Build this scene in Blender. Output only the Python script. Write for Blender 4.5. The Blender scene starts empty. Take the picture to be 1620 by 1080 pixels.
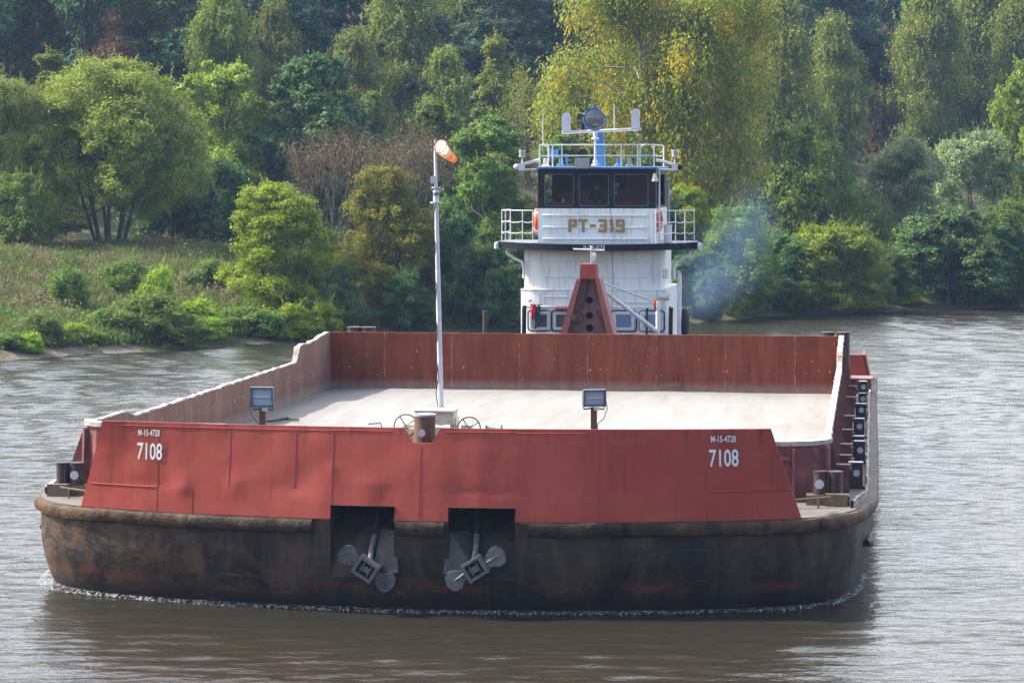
import bpy, bmesh, math, random
import numpy as np
from mathutils import Vector, Matrix, noise
from mathutils.geometry import tessellate_polygon

S = bpy.context.scene
COL = S.collection
R = math.radians
PI = math.pi

# ------------------------------------------------------------------ camera, sky, sun, exposure
F, HX, HY, HC = 4100.0, 810.0, 272.0, 7.0          # focal length / eye point of the photograph in its own pixels, eye height
cam_d = bpy.data.cameras.new('camera')
cam = bpy.data.objects.new('camera', cam_d)
COL.objects.link(cam)
cam.location = (0, 0, HC)
cam.rotation_euler = (R(90), 0, 0)
cam_d.sensor_width = 36
cam_d.lens = 36 * F / 1620
cam_d.shift_y = -(540 - HY) / 1620
cam_d.clip_start = 0.5
cam_d.clip_end = 5000
S.camera = cam

CLOUD = 10.6                                           # radiance of sunlit cloud against the sky texture's own scale
SUN_EL, SUN_AZ = R(42), math.atan2(-0.975, 0.225)       # azimuth clockwise from +Y
world = bpy.data.worlds.new('World')
S.world = world
world.use_nodes = True
wn = world.node_tree
wn.nodes.clear()
wo = wn.nodes.new('ShaderNodeOutputWorld')
wb = wn.nodes.new('ShaderNodeBackground')
sky = wn.nodes.new('ShaderNodeTexSky')
sky.sky_type = 'NISHITA'
sky.sun_disc = False
sky.sun_elevation = SUN_EL
sky.sun_rotation = SUN_AZ
sky.air_density = 1.0
sky.dust_density = 3.0
sky.ozone_density = 1.0
wb.inputs[1].default_value = 0.15
# broken bright cloud over the blue
wt = wn.nodes.new('ShaderNodeTexCoord')
wm = wn.nodes.new('ShaderNodeMapping'); wm.inputs['Scale'].default_value = (1.0, 1.0, 2.6)
wn.links.new(wt.outputs['Generated'], wm.inputs[0])
wnz = wn.nodes.new('ShaderNodeTexNoise'); wnz.inputs['Scale'].default_value = 2.6; wnz.inputs['Detail'].default_value = 6; wnz.inputs['Roughness'].default_value = 0.55
wn.links.new(wm.outputs[0], wnz.inputs['Vector'])
wr = wn.nodes.new('ShaderNodeValToRGB')
wr.color_ramp.elements[0].position = 0.44; wr.color_ramp.elements[0].color = (0, 0, 0, 1)
wr.color_ramp.elements[1].position = 0.74; wr.color_ramp.elements[1].color = (0.85, 0.85, 0.85, 1)
wsx = wn.nodes.new('ShaderNodeSeparateXYZ'); wn.links.new(wt.outputs['Generated'], wsx.inputs[0])
wma = wn.nodes.new('ShaderNodeMath'); wma.operation = 'MULTIPLY_ADD'; wma.inputs[1].default_value = 0.26   # the cloud bank stands over the forest, blue sky behind the viewer
wn.links.new(wsx.outputs[1], wma.inputs[0]); wn.links.new(wnz.outputs['Fac'], wma.inputs[2])
wn.links.new(wma.outputs[0], wr.inputs[0])
wx = wn.nodes.new('ShaderNodeMix'); wx.data_type = 'RGBA'
wx.inputs[7].default_value = (CLOUD * 0.97, CLOUD, CLOUD * 1.06, 1)
wn.links.new(wr.outputs[0], wx.inputs[0]); wn.links.new(sky.outputs[0], wx.inputs[6])
wn.links.new(wx.outputs[2], wb.inputs[0])
wn.links.new(wb.outputs[0], wo.inputs[0])
sun_d = bpy.data.lights.new('sun', 'SUN')
sun_d.energy = 4.0
sun_d.angle = R(0.6)
sun_d.color = (1.0, 0.93, 0.82)
sun = bpy.data.objects.new('sun', sun_d)
COL.objects.link(sun)
sdir = Vector((math.sin(SUN_AZ) * math.cos(SUN_EL), math.cos(SUN_AZ) * math.cos(SUN_EL), math.sin(SUN_EL)))
sun.rotation_euler = sdir.to_track_quat('Z', 'Y').to_euler()
S.view_settings.view_transform = 'Standard'
S.view_settings.look = 'None'
S.view_settings.exposure = 1.15
S.view_settings.gamma = 1
S.view_settings.use_curve_mapping = False
S.cycles.max_bounces = 8
S.cycles.transparent_max_bounces = 12
S.cycles.use_denoising = True
S.cycles.denoiser = 'OPENIMAGEDENOISE'
S.cycles.denoising_input_passes = 'RGB_ALBEDO_NORMAL'
S.cycles.denoising_prefilter = 'NONE'
S.cycles.caustics_reflective = False
S.cycles.caustics_refractive = False

# ------------------------------------------------------------------ helpers
PSI = math.atan2(1382 - HX, F)                       # heading of barge and pusher
CP, SP = math.cos(PSI), math.sin(PSI)

def L(v, u, z):                                       # vessel frame (right, away, up) -> world
    return Vector((v * CP + u * SP, -v * SP + u * CP, z))

def P(x, y, Y):                                       # photograph position at depth Y -> world
    return Vector(((x - HX) / F * Y, Y, HC - (y - HY) / F * Y))

def Pz(x, y, z):                                      # photograph position on the level z -> world
    return P(x, y, F * (HC - z) / (y - HY))

def toL(p):
    return (p.x * CP - p.y * SP, p.x * SP + p.y * CP, p.z)

WM = {}                                               # world matrix of every root / part

def tag(o, label=None, cat=None, group=None, kind=None):
    if label: o['label'] = label
    if cat: o['category'] = cat
    if group: o['group'] = group
    if kind: o['kind'] = kind
    return o

def empty(name, loc, rz=0.0, label=None, cat=None, group=None):
    o = bpy.data.objects.new(name, None)
    COL.objects.link(o)
    o.empty_display_size = 0.2
    o.location = loc
    o.rotation_euler = (0, 0, rz)
    WM[o.name] = Matrix.Translation(Vector(loc)) @ Matrix.Rotation(rz, 4, 'Z')
    return tag(o, label, cat, group)

class MB:
    """collects shapes in world coordinates, then links them as one mesh object"""
    def __init__(s): s.v, s.f, s.m, s.mi = [], [], None, []
    def add(s, vs, fs, mi=0):
        b = len(s.v)
        s.v += [Vector(v) for v in vs]
        s.f += [tuple(b + i for i in f) for f in fs]
        s.mi += [mi] * len(fs)
        return s
    def box(s, c, d, M=None, mi=0, taper=(1, 1)):
        c = Vector(c); x, y, z = d[0] / 2, d[1] / 2, d[2] / 2
        vs = []
        for k in (-1, 1):
            tx, ty = taper if k > 0 else (1, 1)
            for (a, b) in ((-1, -1), (1, -1), (1, 1), (-1, 1)):
                w = Vector((a * x * tx, b * y * ty, k * z))
                vs.append(c + (M @ w if M else w))
        return s.add(vs, [(3, 2, 1, 0), (4, 5, 6, 7), (0, 1, 5, 4), (1, 2, 6, 5), (2, 3, 7, 6), (3, 0, 4, 7)], mi)
    def tube(s, pts, r, n=8, caps=True, mi=0, closed=False):
        pts = [Vector(p) for p in pts]
        k = len(pts)
        rs = r if isinstance(r, (list, tuple)) else [r] * k
        vs, fs = [], []
        up = None
        for i, p in enumerate(pts):
            if closed: t = pts[(i + 1) % k] - pts[(i - 1) % k]
            else: t = pts[min(i + 1, k - 1)] - pts[max(i - 1, 0)]
            if t.length < 1e-9: t = Vector((0, 0, 1))
            t.normalize()
            if up is None:
                up = Vector((0, 0, 1)) if abs(t.z) < 0.9 else Vector((1, 0, 0))
            a = up - t * up.dot(t)
            if a.length < 1e-6: a = t.orthogonal()
            a.normalize(); up = a
            b = t.cross(a)
            for j in range(n):
                w = 2 * PI * j / n
                vs.append(p + (a * math.cos(w) + b * math.sin(w)) * rs[i])
        for i in range(k if closed else k - 1):
            i2 = (i + 1) % k
            for j in range(n):
                j2 = (j + 1) % n
                fs.append((i * n + j, i * n + j2, i2 * n + j2, i2 * n + j))
        if caps and not closed:
            fs.append(tuple(range(n - 1, -1, -1)))
            fs.append(tuple((k - 1) * n + j for j in range(n)))
        return s.add(vs, fs, mi)
    def cyl(s, c, r, h, n=20, M=None, r2=None, mi=0):    # along local z from c upward
        c = Vector(c); r2 = r if r2 is None else r2
        vs = []
        for (rr, z) in ((r, 0), (r2, h)):
            for j in range(n):
                w = Vector((rr * math.cos(2 * PI * j / n), rr * math.sin(2 * PI * j / n), z))
                vs.append(c + (M @ w if M else w))
        fs = [(j, (j + 1) % n, n + (j + 1) % n, n + j) for j in range(n)]
        fs += [tuple(range(n - 1, -1, -1)), tuple(range(n, 2 * n))]
        return s.add(vs, fs, mi)
    def lathe(s, c, prof, n=20, M=None, mi=0):           # profile [(r, z)]
        c = Vector(c); vs, fs = [], []
        for (r, z) in prof:
            for j in range(n):
                w = Vector((r * math.cos(2 * PI * j / n), r * math.sin(2 * PI * j / n), z))
                vs.append(c + (M @ w if M else w))
        for i in range(len(prof) - 1):
            for j in range(n):
                j2 = (j + 1) % n
                fs.append((i * n + j, i * n + j2, (i + 1) * n + j2, (i + 1) * n + j))
        fs.append(tuple(range(n - 1, -1, -1)))
        fs.append(tuple((len(prof) - 1) * n + j for j in range(n)))
        return s.add(vs, fs, mi)
    def prism(s, loops, off, mi=0):
        """flat polygon (first loop) with holes (further loops), 3-D points, thickened by the vector off"""
        loops = [[Vector(p) for p in l] for l in loops]
        flat = [p for l in loops for p in l]
        tris = tessellate_polygon(loops)
        n = len(flat); off = Vector(off)
        vs = flat + [p + off for p in flat]
        fs = [tuple(t) for t in tris] + [tuple(n + i for i in reversed(t)) for t in tris]
        b = 0
        for l in loops:
            k = len(l)
            for i in range(k):
                j = (i + 1) % k
                fs.append((b + i, b + j, n + b + j, n + b + i))
            b += k
        return s.add(vs, fs, mi)
    def grid(s, rows, mi=0, closed=False):               # rows of points -> quads
        n = len(rows[0]); vs = [p for r in rows for p in r]; fs = []
        for i in range(len(rows) - 1):
            for j in range(n if closed else n - 1):
                j2 = (j + 1) % n
                fs.append((i * n + j, i * n + j2, (i + 1) * n + j2, (i + 1) * n + j))
        return s.add(vs, fs, mi)
    def build(s, name, mats, parent=None, smooth=False, bevel=0.0):
        me = bpy.data.meshes.new(name)
        Mi = WM[parent.name].inverted() if parent else Matrix()
        me.from_pydata([tuple(Mi @ v) for v in s.v], [], s.f)
        if not isinstance(mats, (list, tuple)): mats = [mats]
        for m in mats: me.materials.append(m)
        if any(s.mi): me.polygons.foreach_set('material_index', s.mi)
        bm = bmesh.new(); bm.from_mesh(me)
        bmesh.ops.recalc_face_normals(bm, faces=bm.faces)
        if bevel:
            bmesh.ops.remove_doubles(bm, verts=bm.verts, dist=1e-4)
            bmesh.ops.bevel(bm, geom=[e for e in bm.edges if len(e.link_faces) == 2 and e.calc_face_angle(0) > 0.5], offset=bevel, segments=2, affect='EDGES', clamp_overlap=True)
        bm.to_mesh(me); bm.free()
        if smooth:
            me.polygons.foreach_set('use_smooth', [True] * len(me.polygons))
            try: me.set_sharp_from_angle(angle=R(40))
            except Exception: pass
        me.update()
        o = bpy.data.objects.new(name, me)
        COL.objects.link(o)
        if parent:
            o.parent = parent
            WM[o.name] = WM[parent.name]
        else:
            WM[o.name] = Matrix()
        return o

def copy_tree(o, parent=None):
    c = o.copy(); COL.objects.link(c)
    if parent is not None: c.parent = parent
    for ch in [x for x in COL.objects if x.parent == o]: copy_tree(ch, c)
    return c

def text_mesh(body, height, mat, name, parent, org, ex, ez, narrow=0.8, bold=0.0, depth=0.004, align='CENTER'):
    """writing laid on a surface: ex, ez unit vectors along and up it; becomes a thin painted mesh"""
    cu = bpy.data.curves.new(name, 'FONT')
    cu.body = body; cu.size = 1.0; cu.align_x = align; cu.align_y = 'BOTTOM_BASELINE'
    cu.offset = bold; cu.resolution_u = 3
    to = bpy.data.objects.new(name, cu); COL.objects.link(to)
    bpy.context.view_layer.update()
    me = bpy.data.meshes.new_from_object(to.evaluated_get(bpy.context.evaluated_depsgraph_get()))
    bpy.data.objects.remove(to); bpy.data.curves.remove(cu)
    vs = [v.co.copy() for v in me.vertices]; fs = [tuple(p.vertices) for p in me.polygons]
    bpy.data.meshes.remove(me)
    k = height / 0.70
    en = ex.cross(ez)
    b = MB()
    b.add([org + ex * (v.x * k * narrow) + ez * (v.y * k) + en * depth for v in vs], fs)
    return b.build(name, mat, parent)

# ------------------------------------------------------------------ materials
def nmat(name):
    m = bpy.data.materials.new(name); m.use_nodes = True
    nt = m.node_tree
    return m, nt, nt.nodes['Principled BSDF'], nt.nodes['Material Output']

def N(nt, t, **kw):
    n = nt.nodes.new(t)
    for k, v in kw.items():
        if k in n.inputs: n.inputs[k].default_value = v
        else: setattr(n, k, v)
    return n

def coords(nt, scale=(1, 1, 1), space='Object'):
    tc = N(nt, 'ShaderNodeTexCoord'); mp = N(nt, 'ShaderNodeMapping')
    mp.inputs['Scale'].default_value = scale
    nt.links.new(tc.outputs[space], mp.inputs[0])
    return mp.outputs[0]

def noise_n(nt, vec, scale, detail=5, rough=0.6, dist=0.0):
    n = N(nt, 'ShaderNodeTexNoise')
    n.inputs['Scale'].default_value = scale; n.inputs['Detail'].default_value = detail
    n.inputs['Roughness'].default_value = rough; n.inputs['Distortion'].default_value = dist
    nt.links.new(vec, n.inputs['Vector'])
    return n.outputs['Fac']

def ramp(nt, fac, stops, interp='LINEAR'):
    r = N(nt, 'ShaderNodeValToRGB'); r.color_ramp.interpolation = interp
    e = r.color_ramp.elements
    while len(e) < len(stops): e.new(0.5)
    for i, (p, c) in enumerate(stops):
        e[i].position = p; e[i].color = (*c, 1) if len(c) == 3 else c
    nt.links.new(fac, r.inputs[0])
    return r.outputs[0]

def mixc(nt, fac, a, b, mode='MIX'):
    m = N(nt, 'ShaderNodeMix', data_type='RGBA', blend_type=mode)
    for sock, val in ((m.inputs[0], fac), (m.inputs[6], a), (m.inputs[7], b)):
        if hasattr(val, 'links'): nt.links.new(val, sock)
        elif isinstance(val, (int, float)): sock.default_value = val
        else: sock.default_value = (*val, 1)
    return m.outputs[2]

def bump(nt, bsdf, h, strength=0.3, dist=0.02):
    b = N(nt, 'ShaderNodeBump'); b.inputs['Strength'].default_value = strength; b.inputs['Distance'].default_value = dist
    nt.links.new(h, b.inputs['Height']); nt.links.new(b.outputs[0], bsdf.inputs['Normal'])

def paint(name, c, var=0.15, rough=0.5, scale=3.0, dirt=None, dirt_amt=0.3, streak=False, metal=0.0, bmp=0.0):
    m, nt, b, out = nmat(name)
    vec = coords(nt)
    f = noise_n(nt, vec, scale)
    lo = tuple(x * (1 - var) for x in c); hi = tuple(min(1, x * (1 + var)) for x in c)
    col = ramp(nt, f, [(0.3, lo), (0.7, hi)])
    if dirt:
        v2 = coords(nt, (6, 6, 0.6)) if streak else coords(nt, (1, 1, 1))
        f2 = noise_n(nt, v2, 1.5 if streak else scale * 2.3, 6, 0.65)
        mask = ramp(nt, f2, [(0.62 - dirt_amt * 0.35, (0, 0, 0)), (0.85 - dirt_amt * 0.3, (1, 1, 1))])
        col = mixc(nt, mask, col, dirt)
    nt.links.new(col, b.inputs['Base Color'])
    b.inputs['Roughness'].default_value = rough
    b.inputs['Metallic'].default_value = metal
    if bmp: bump(nt, b, noise_n(nt, vec, scale * 4), bmp, 0.02)
    return m

M = {}
M['white'] = paint('white_paint', (0.78, 0.80, 0.80), 0.07, 0.45, 1.5, (0.46, 0.40, 0.33), 0.30, True)
M['white_clean'] = paint('white_metal', (0.58, 0.59, 0.60), 0.05, 0.4, 4)
M['black'] = paint('black_paint', (0.009, 0.010, 0.015), 0.3, 0.5, 3)
M['black'].node_tree.nodes['Principled BSDF'].inputs['Specular IOR Level'].default_value = 0.2
M['rubber'] = paint('black_rubber', (0.012, 0.012, 0.013), 0.3, 0.8, 6)
M['blue'] = paint('blue_paint', (0.05, 0.20, 0.48), 0.2, 0.45, 3)
M['frame_red'] = paint('red_lead_paint', (0.30, 0.085, 0.065), 0.15, 0.5, 3, (0.12, 0.05, 0.035), 0.3, True)
M['mauve_red'] = paint('faded_red_paint', (0.20, 0.085, 0.085), 0.18, 0.55, 3, (0.10, 0.045, 0.03), 0.35, True)
M['dark_red'] = paint('dark_red_paint', (0.190, 0.058, 0.055), 0.25, 0.65, 2.5, (0.24, 0.16, 0.125), 0.36)
M['orange'] = paint('orange_plastic', (0.75, 0.12, 0.03), 0.1, 0.4, 6)
M['gold'] = paint('ochre_paint', (0.30, 0.185, 0.05), 0.15, 0.5, 8)
M['lettering'] = paint('white_lettering', (0.75, 0.75, 0.75), 0.12, 0.5, 20)
M['disc'] = paint('pale_disc_and_sunlit_top_paint', (0.52, 0.54, 0.58), 0.1, 0.5, 10)
M['bollard'] = paint('dark_rusty_steel', (0.040, 0.028, 0.030), 0.3, 0.55, 5, (0.14, 0.06, 0.025), 0.25)
M['rust_post'] = paint('rusty_brown_steel', (0.11, 0.055, 0.035), 0.35, 0.6, 6, (0.20, 0.10, 0.04), 0.3, True)
M['olive_steel'] = paint('weathered_olive_steel', (0.13, 0.105, 0.07), 0.3, 0.7, 5, (0.17, 0.085, 0.03), 0.35)
M['grey_metal'] = paint('grey_metal', (0.30, 0.31, 0.32), 0.15, 0.5, 5)
M['slate'] = paint('slate_lamp_housing', (0.10, 0.13, 0.17), 0.15, 0.45, 8)
M['anchor'] = paint('galvanised_anchor_steel', (0.135, 0.132, 0.142), 0.3, 0.6, 9, (0.075, 0.044, 0.028), 0.46)
M['cream'] = paint('cream_paint', (0.72, 0.64, 0.50), 0.12, 0.5, 6, (0.25, 0.12, 0.06), 0.18)
M['pole'] = paint('pale_pole_paint', (0.62, 0.60, 0.66), 0.08, 0.4, 5)
M['rope'] = paint('grey_rope', (0.06, 0.06, 0.065), 0.3, 0.9, 20)
M['dust_deck'] = paint('dusty_deck', (0.14, 0.125, 0.108), 0.25, 0.8, 2.0, (0.16, 0.11, 0.08), 0.35)

def mat_hull_paint():
    m, nt, b, out = nmat('bulwark_red_paint')
    vec = coords(nt)
    f = noise_n(nt, vec, 0.8, 5)
    col = ramp(nt, f, [(0.3, (0.315, 0.055, 0.038)), (0.7, (0.395, 0.075, 0.050))])
    # plates painted at different times: tone changes panel by panel
    sx = N(nt, 'ShaderNodeSeparateXYZ'); nt.links.new(vec, sx.inputs[0])
    mu = N(nt, 'ShaderNodeMath', operation='MULTIPLY'); mu.inputs[1].default_value = 1 / 1.27; nt.links.new(sx.outputs[0], mu.inputs[0])
    fl = N(nt, 'ShaderNodeMath', operation='FLOOR'); nt.links.new(mu.outputs[0], fl.inputs[0])
    wn_ = N(nt, 'ShaderNodeTexWhiteNoise', noise_dimensions='1D'); nt.links.new(fl.outputs[0], wn_.inputs['W'])
    col = mixc(nt, ramp(nt, wn_.outputs['Value'], [(0, (0, 0, 0)), (1, (0.45, 0.45, 0.45))]), col, (0.270, 0.042, 0.034))
    # dull brown run-marks and dust on the lower part
    f2 = noise_n(nt, coords(nt, (6, 6, 0.55)), 1.3, 7, 0.7)
    col = mixc(nt, ramp(nt, f2, [(0.54, (0, 0, 0)), (0.74, (0.6, 0.6, 0.6))]), col, (0.15, 0.030, 0.028))
    f4 = noise_n(nt, coords(nt, (1.1, 1.1, 2.4)), 1.7, 6, 0.7)
    col = mixc(nt, ramp(nt, f4, [(0.57, (0, 0, 0)), (0.72, (0.5, 0.5, 0.5))]), col, (0.33, 0.115, 0.085))
    # chips and scrapes down to rusty steel
    f3 = noise_n(nt, coords(nt, (1, 1, 1.6)), 15, 5, 0.7)
    col = mixc(nt, ramp(nt, f3, [(0.685, (0, 0, 0)), (0.72, (0.85, 0.85, 0.85))]), col, (0.085, 0.035, 0.026))
    f5 = noise_n(nt, coords(nt, (7, 7, 0.35)), 1.0, 3, 0.5)
    mz = N(nt, 'ShaderNodeMapRange'); mz.inputs[1].default_value = 2.92; mz.inputs[2].default_value = 2.45; mz.inputs[3].default_value = 0.9; mz.inputs[4].default_value = 0.0
    nt.links.new(sx.outputs[2], mz.inputs[0])
    k = N(nt, 'ShaderNodeMath', operation='MULTIPLY'); nt.links.new(mz.outputs[0], k.inputs[0]); nt.links.new(ramp(nt, f5, [(0.54, (0, 0, 0)), (0.66, (0.8, 0.8, 0.8))]), k.inputs[1])
    col = mixc(nt, k.outputs[0], col, (0.12, 0.045, 0.03))
    nt.links.new(col, b.inputs['Base Color'])
    rr = N(nt, 'ShaderNodeMapRange'); rr.inputs[3].default_value = 0.42; rr.inputs[4].default_value = 0.7; nt.links.new(f2, rr.inputs[0]); nt.links.new(rr.outputs[0], b.inputs['Roughness'])
    b.inputs['Specular IOR Level'].default_value = 0.22
    bump(nt, b, noise_n(nt, vec, 1.6, 4, 0.55), 0.3, 0.05)
    return m
M['bulwark'] = mat_hull_paint()

def mat_hull():
    m, nt, b, out = nmat('tarred_hull_steel')
    vec = coords(nt)
    f = noise_n(nt, coords(nt, (1.6, 1.6, 0.5)), 1.2, 7, 0.68, 0.6)
    col = ramp(nt, f, [(0.30, (0.008, 0.007, 0.007)), (0.46, (0.021, 0.017, 0.014)), (0.58, (0.048, 0.036, 0.026)), (0.68, (0.090, 0.058, 0.034)), (0.8, (0.028, 0.021, 0.017))])
    # mud and rust scrapes, raised to the left to paint in its sunlit side
    sx = N(nt, 'ShaderNodeSeparateXYZ'); nt.links.new(coords(nt), sx.inputs[0])
    mr = N(nt, 'ShaderNodeMapRange'); mr.inputs[1].default_value = -7.6; mr.inputs[2].default_value = -1.5
    mr.inputs[3].default_value = 0.90; mr.inputs[4].default_value = 0.14
    nt.links.new(sx.outputs[0], mr.inputs[0])
    f2 = noise_n(nt, coords(nt, (1.2, 1.2, 1.6)), 1.4, 7, 0.7, 1.2)
    rust = ramp(nt, f2, [(0.44, (0, 0, 0)), (0.62, (1, 1, 1))])
    k = N(nt, 'ShaderNodeMath', operation='MULTIPLY'); nt.links.new(rust, k.inputs[0]); nt.links.new(mr.outputs[0], k.inputs[1])
    col = mixc(nt, k.outputs[0], col, (0.150, 0.085, 0.042))
    # red boot-top patches in a band above the water
    mz = N(nt, 'ShaderNodeMapRange'); mz.inputs[1].default_value = 0.30; mz.inputs[2].default_value = 0.55
    nt.links.new(sx.outputs[2], mz.inputs[0])
    band = ramp(nt, mz.outputs[0], [(0.0, (0, 0, 0)), (0.35, (1, 1, 1)), (0.6, (1, 1, 1)), (1.0, (0, 0, 0))])
    f3 = noise_n(nt, coords(nt, (0.8, 0.8, 3)), 1.0, 6, 0.7)
    k2 = N(nt, 'ShaderNodeMath', operation='MULTIPLY'); nt.links.new(band, k2.inputs[0])
    nt.links.new(ramp(nt, f3, [(0.50, (0, 0, 0)), (0.62, (0.8, 0.8, 0.8))]), k2.inputs[1])
    col = mixc(nt, k2.outputs[0], col, (0.13, 0.035, 0.025))
    # wet, slimy strip at the water
    mw = N(nt, 'ShaderNodeMapRange'); mw.inputs[1].default_value = 0.34; mw.inputs[2].default_value = 0.12
    nt.links.new(sx.outputs[2], mw.inputs[0])
    k3 = N(nt, 'ShaderNodeMath', operation='MULTIPLY'); nt.links.new(mw.outputs[0], k3.inputs[0]); k3.inputs[1].default_value = 0.85
    col = mixc(nt, k3.outputs[0], col, (0.013, 0.013, 0.014))
    nt.links.new(col, b.inputs['Base Color'])
    # scrapes from lock walls
    f6 = noise_n(nt, coords(nt, (0.5, 0.5, 9)), 1.5, 5, 0.7)
    col = mixc(nt, ramp(nt, f6, [(0.62, (0, 0, 0)), (0.74, (0.55, 0.55, 0.55))]), col, (0.12, 0.105, 0.092))
    nt.links.new(col, b.inputs['Base Color'])
    b.inputs['Roughness'].default_value = 0.6
    b.inputs['Specular IOR Level'].default_value = 0.25
    bump(nt, b, noise_n(nt, vec, 2.2, 5, 0.6), 0.6, 0.06)
    return m
M['hull'] = mat_hull()

def mat_rail():
    m, nt, b, out = nmat('rub_rail_steel')
    sx = N(nt, 'ShaderNodeSeparateXYZ'); nt.links.new(coords(nt), sx.inputs[0])
    ab = N(nt, 'ShaderNodeMath', operation='ABSOLUTE'); nt.links.new(sx.outputs[0], ab.inputs[0])
    mr = N(nt, 'ShaderNodeMapRange'); mr.inputs[1].default_value = 3.0; mr.inputs[2].default_value = 7.0
    nt.links.new(ab.outputs[0], mr.inputs[0])
    f = noise_n(nt, coords(nt, (2.2, 2.2, 1.2)), 1.5, 7, 0.7)
    dark = ramp(nt, f, [(0.34, (0.012, 0.010, 0.009)), (0.52, (0.045, 0.030, 0.020)), (0.70, (0.095, 0.062, 0.036))])
    rust = ramp(nt, f, [(0.36, (0.020, 0.013, 0.010)), (0.50, (0.085, 0.046, 0.020)), (0.70, (0.135, 0.085, 0.042))])
    nt.links.new(mixc(nt, mr.outputs[0], dark, rust), b.inputs['Base Color'])
    b.inputs['Roughness'].default_value = 0.6
    b.inputs['Specular IOR Level'].default_value = 0.2
    bump(nt, b, noise_n(nt, coords(nt), 5, 5), 0.9, 0.05)
    return m
M['rail'] = mat_rail()

def mat_hold(name, c_lo, c_hi, c_stain, seams, seam_col, along):
    """rusty hold plating: vertical streaks, pale lime specks, plate seams along the axis `along` (0 or 1)"""
    m, nt, b, out = nmat(name)
    vec = coords(nt)
    sc = (5, 5, 0.5)
    f = noise_n(nt, coords(nt, sc), 1.3, 7, 0.65)
    col = ramp(nt, f, [(0.30, c_lo), (0.55, c_hi), (0.78, c_stain)])
    g = noise_n(nt, vec, 0.8, 4)
    col = mixc(nt, ramp(nt, g, [(0.40, (0, 0, 0)), (0.68, (0.55, 0.55, 0.55))]), col, c_lo)
    sx = N(nt, 'ShaderNodeSeparateXYZ'); nt.links.new(vec, sx.inputs[0])
    # seams
    fr = N(nt, 'ShaderNodeMath', operation='MULTIPLY'); fr.inputs[1].default_value = 1.0 / seams
    nt.links.new(sx.outputs[along], fr.inputs[0])
    fc = N(nt, 'ShaderNodeMath', operation='FRACT'); nt.links.new(fr.outputs[0], fc.inputs[0])
    ls = N(nt, 'ShaderNodeMath', operation='LESS_THAN'); ls.inputs[1].default_value = 0.03 / seams
    nt.links.new(fc.outputs[0], ls.inputs[0])
    sn = noise_n(nt, vec, 4, 5, 0.7)
    k = N(nt, 'ShaderNodeMath', operation='MULTIPLY'); nt.links.new(ls.outputs[0], k.inputs[0])
    nt.links.new(ramp(nt, sn, [(0.46, (0.03, 0.03, 0.03)), (0.66, (0.6, 0.6, 0.6))]), k.inputs[1])
    col = mixc(nt, k.outputs[0], col, seam_col)
    # lime specks clustered on a weld line 0.75 m above the floor, and dust at the foot
    z = N(nt, 'ShaderNodeMath', operation='SUBTRACT'); z.inputs[1].default_value = 2.08; nt.links.new(sx.outputs[2], z.inputs[0])
    za = N(nt, 'ShaderNodeMath', operation='ABSOLUTE'); nt.links.new(z.outputs[0], za.inputs[0])
    zr = N(nt, 'ShaderNodeMapRange'); zr.inputs[1].default_value = 0.0; zr.inputs[2].default_value = 0.06; zr.inputs[3].default_value = 0.09; zr.inputs[4].default_value = 0.0
    nt.links.new(za.outputs[0], zr.inputs[0])
    sp = noise_n(nt, vec, 11, 3, 0.6)
    ad = N(nt, 'ShaderNodeMath', operation='ADD'); nt.links.new(sp, ad.inputs[0]); nt.links.new(zr.outputs[0], ad.inputs[1])
    col = mixc(nt, ramp(nt, ad.outputs[0], [(0.690, (0, 0, 0)), (0.715, (0.85, 0.85, 0.85))]), col, (0.55, 0.47, 0.42))
    zf = N(nt, 'ShaderNodeMapRange'); zf.inputs[1].default_value = 1.80; zf.inputs[2].default_value = 1.55
    nt.links.new(sx.outputs[2], zf.inputs[0])
    kf = N(nt, 'ShaderNodeMath', operation='MULTIPLY'); nt.links.new(zf.outputs[0], kf.inputs[0]); nt.links.new(noise_n(nt, vec, 5, 5, 0.7), kf.inputs[1])
    col = mixc(nt, kf.outputs[0], col, (0.40, 0.36, 0.32))
    nt.links.new(col, b.inputs['Base Color'])
    b.inputs['Roughness'].default_value = 0.8
    b.inputs['Specular IOR Level'].default_value = 0.12
    bump(nt, b, noise_n(nt, vec, 3, 5), 0.3, 0.04)
    return m
M['hold_back'] = mat_hold('rusty_hold_bulkhead', (0.135, 0.036, 0.020), (0.215, 0.060, 0.032), (0.26, 0.098, 0.054), 1.72, (0.42, 0.34, 0.28), 0)
M['hold_side'] = mat_hold('streaked_hold_side', (0.16, 0.080, 0.058), (0.25, 0.14, 0.105), (0.34, 0.25, 0.20), 0.9, (0.50, 0.42, 0.34), 1)

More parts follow.
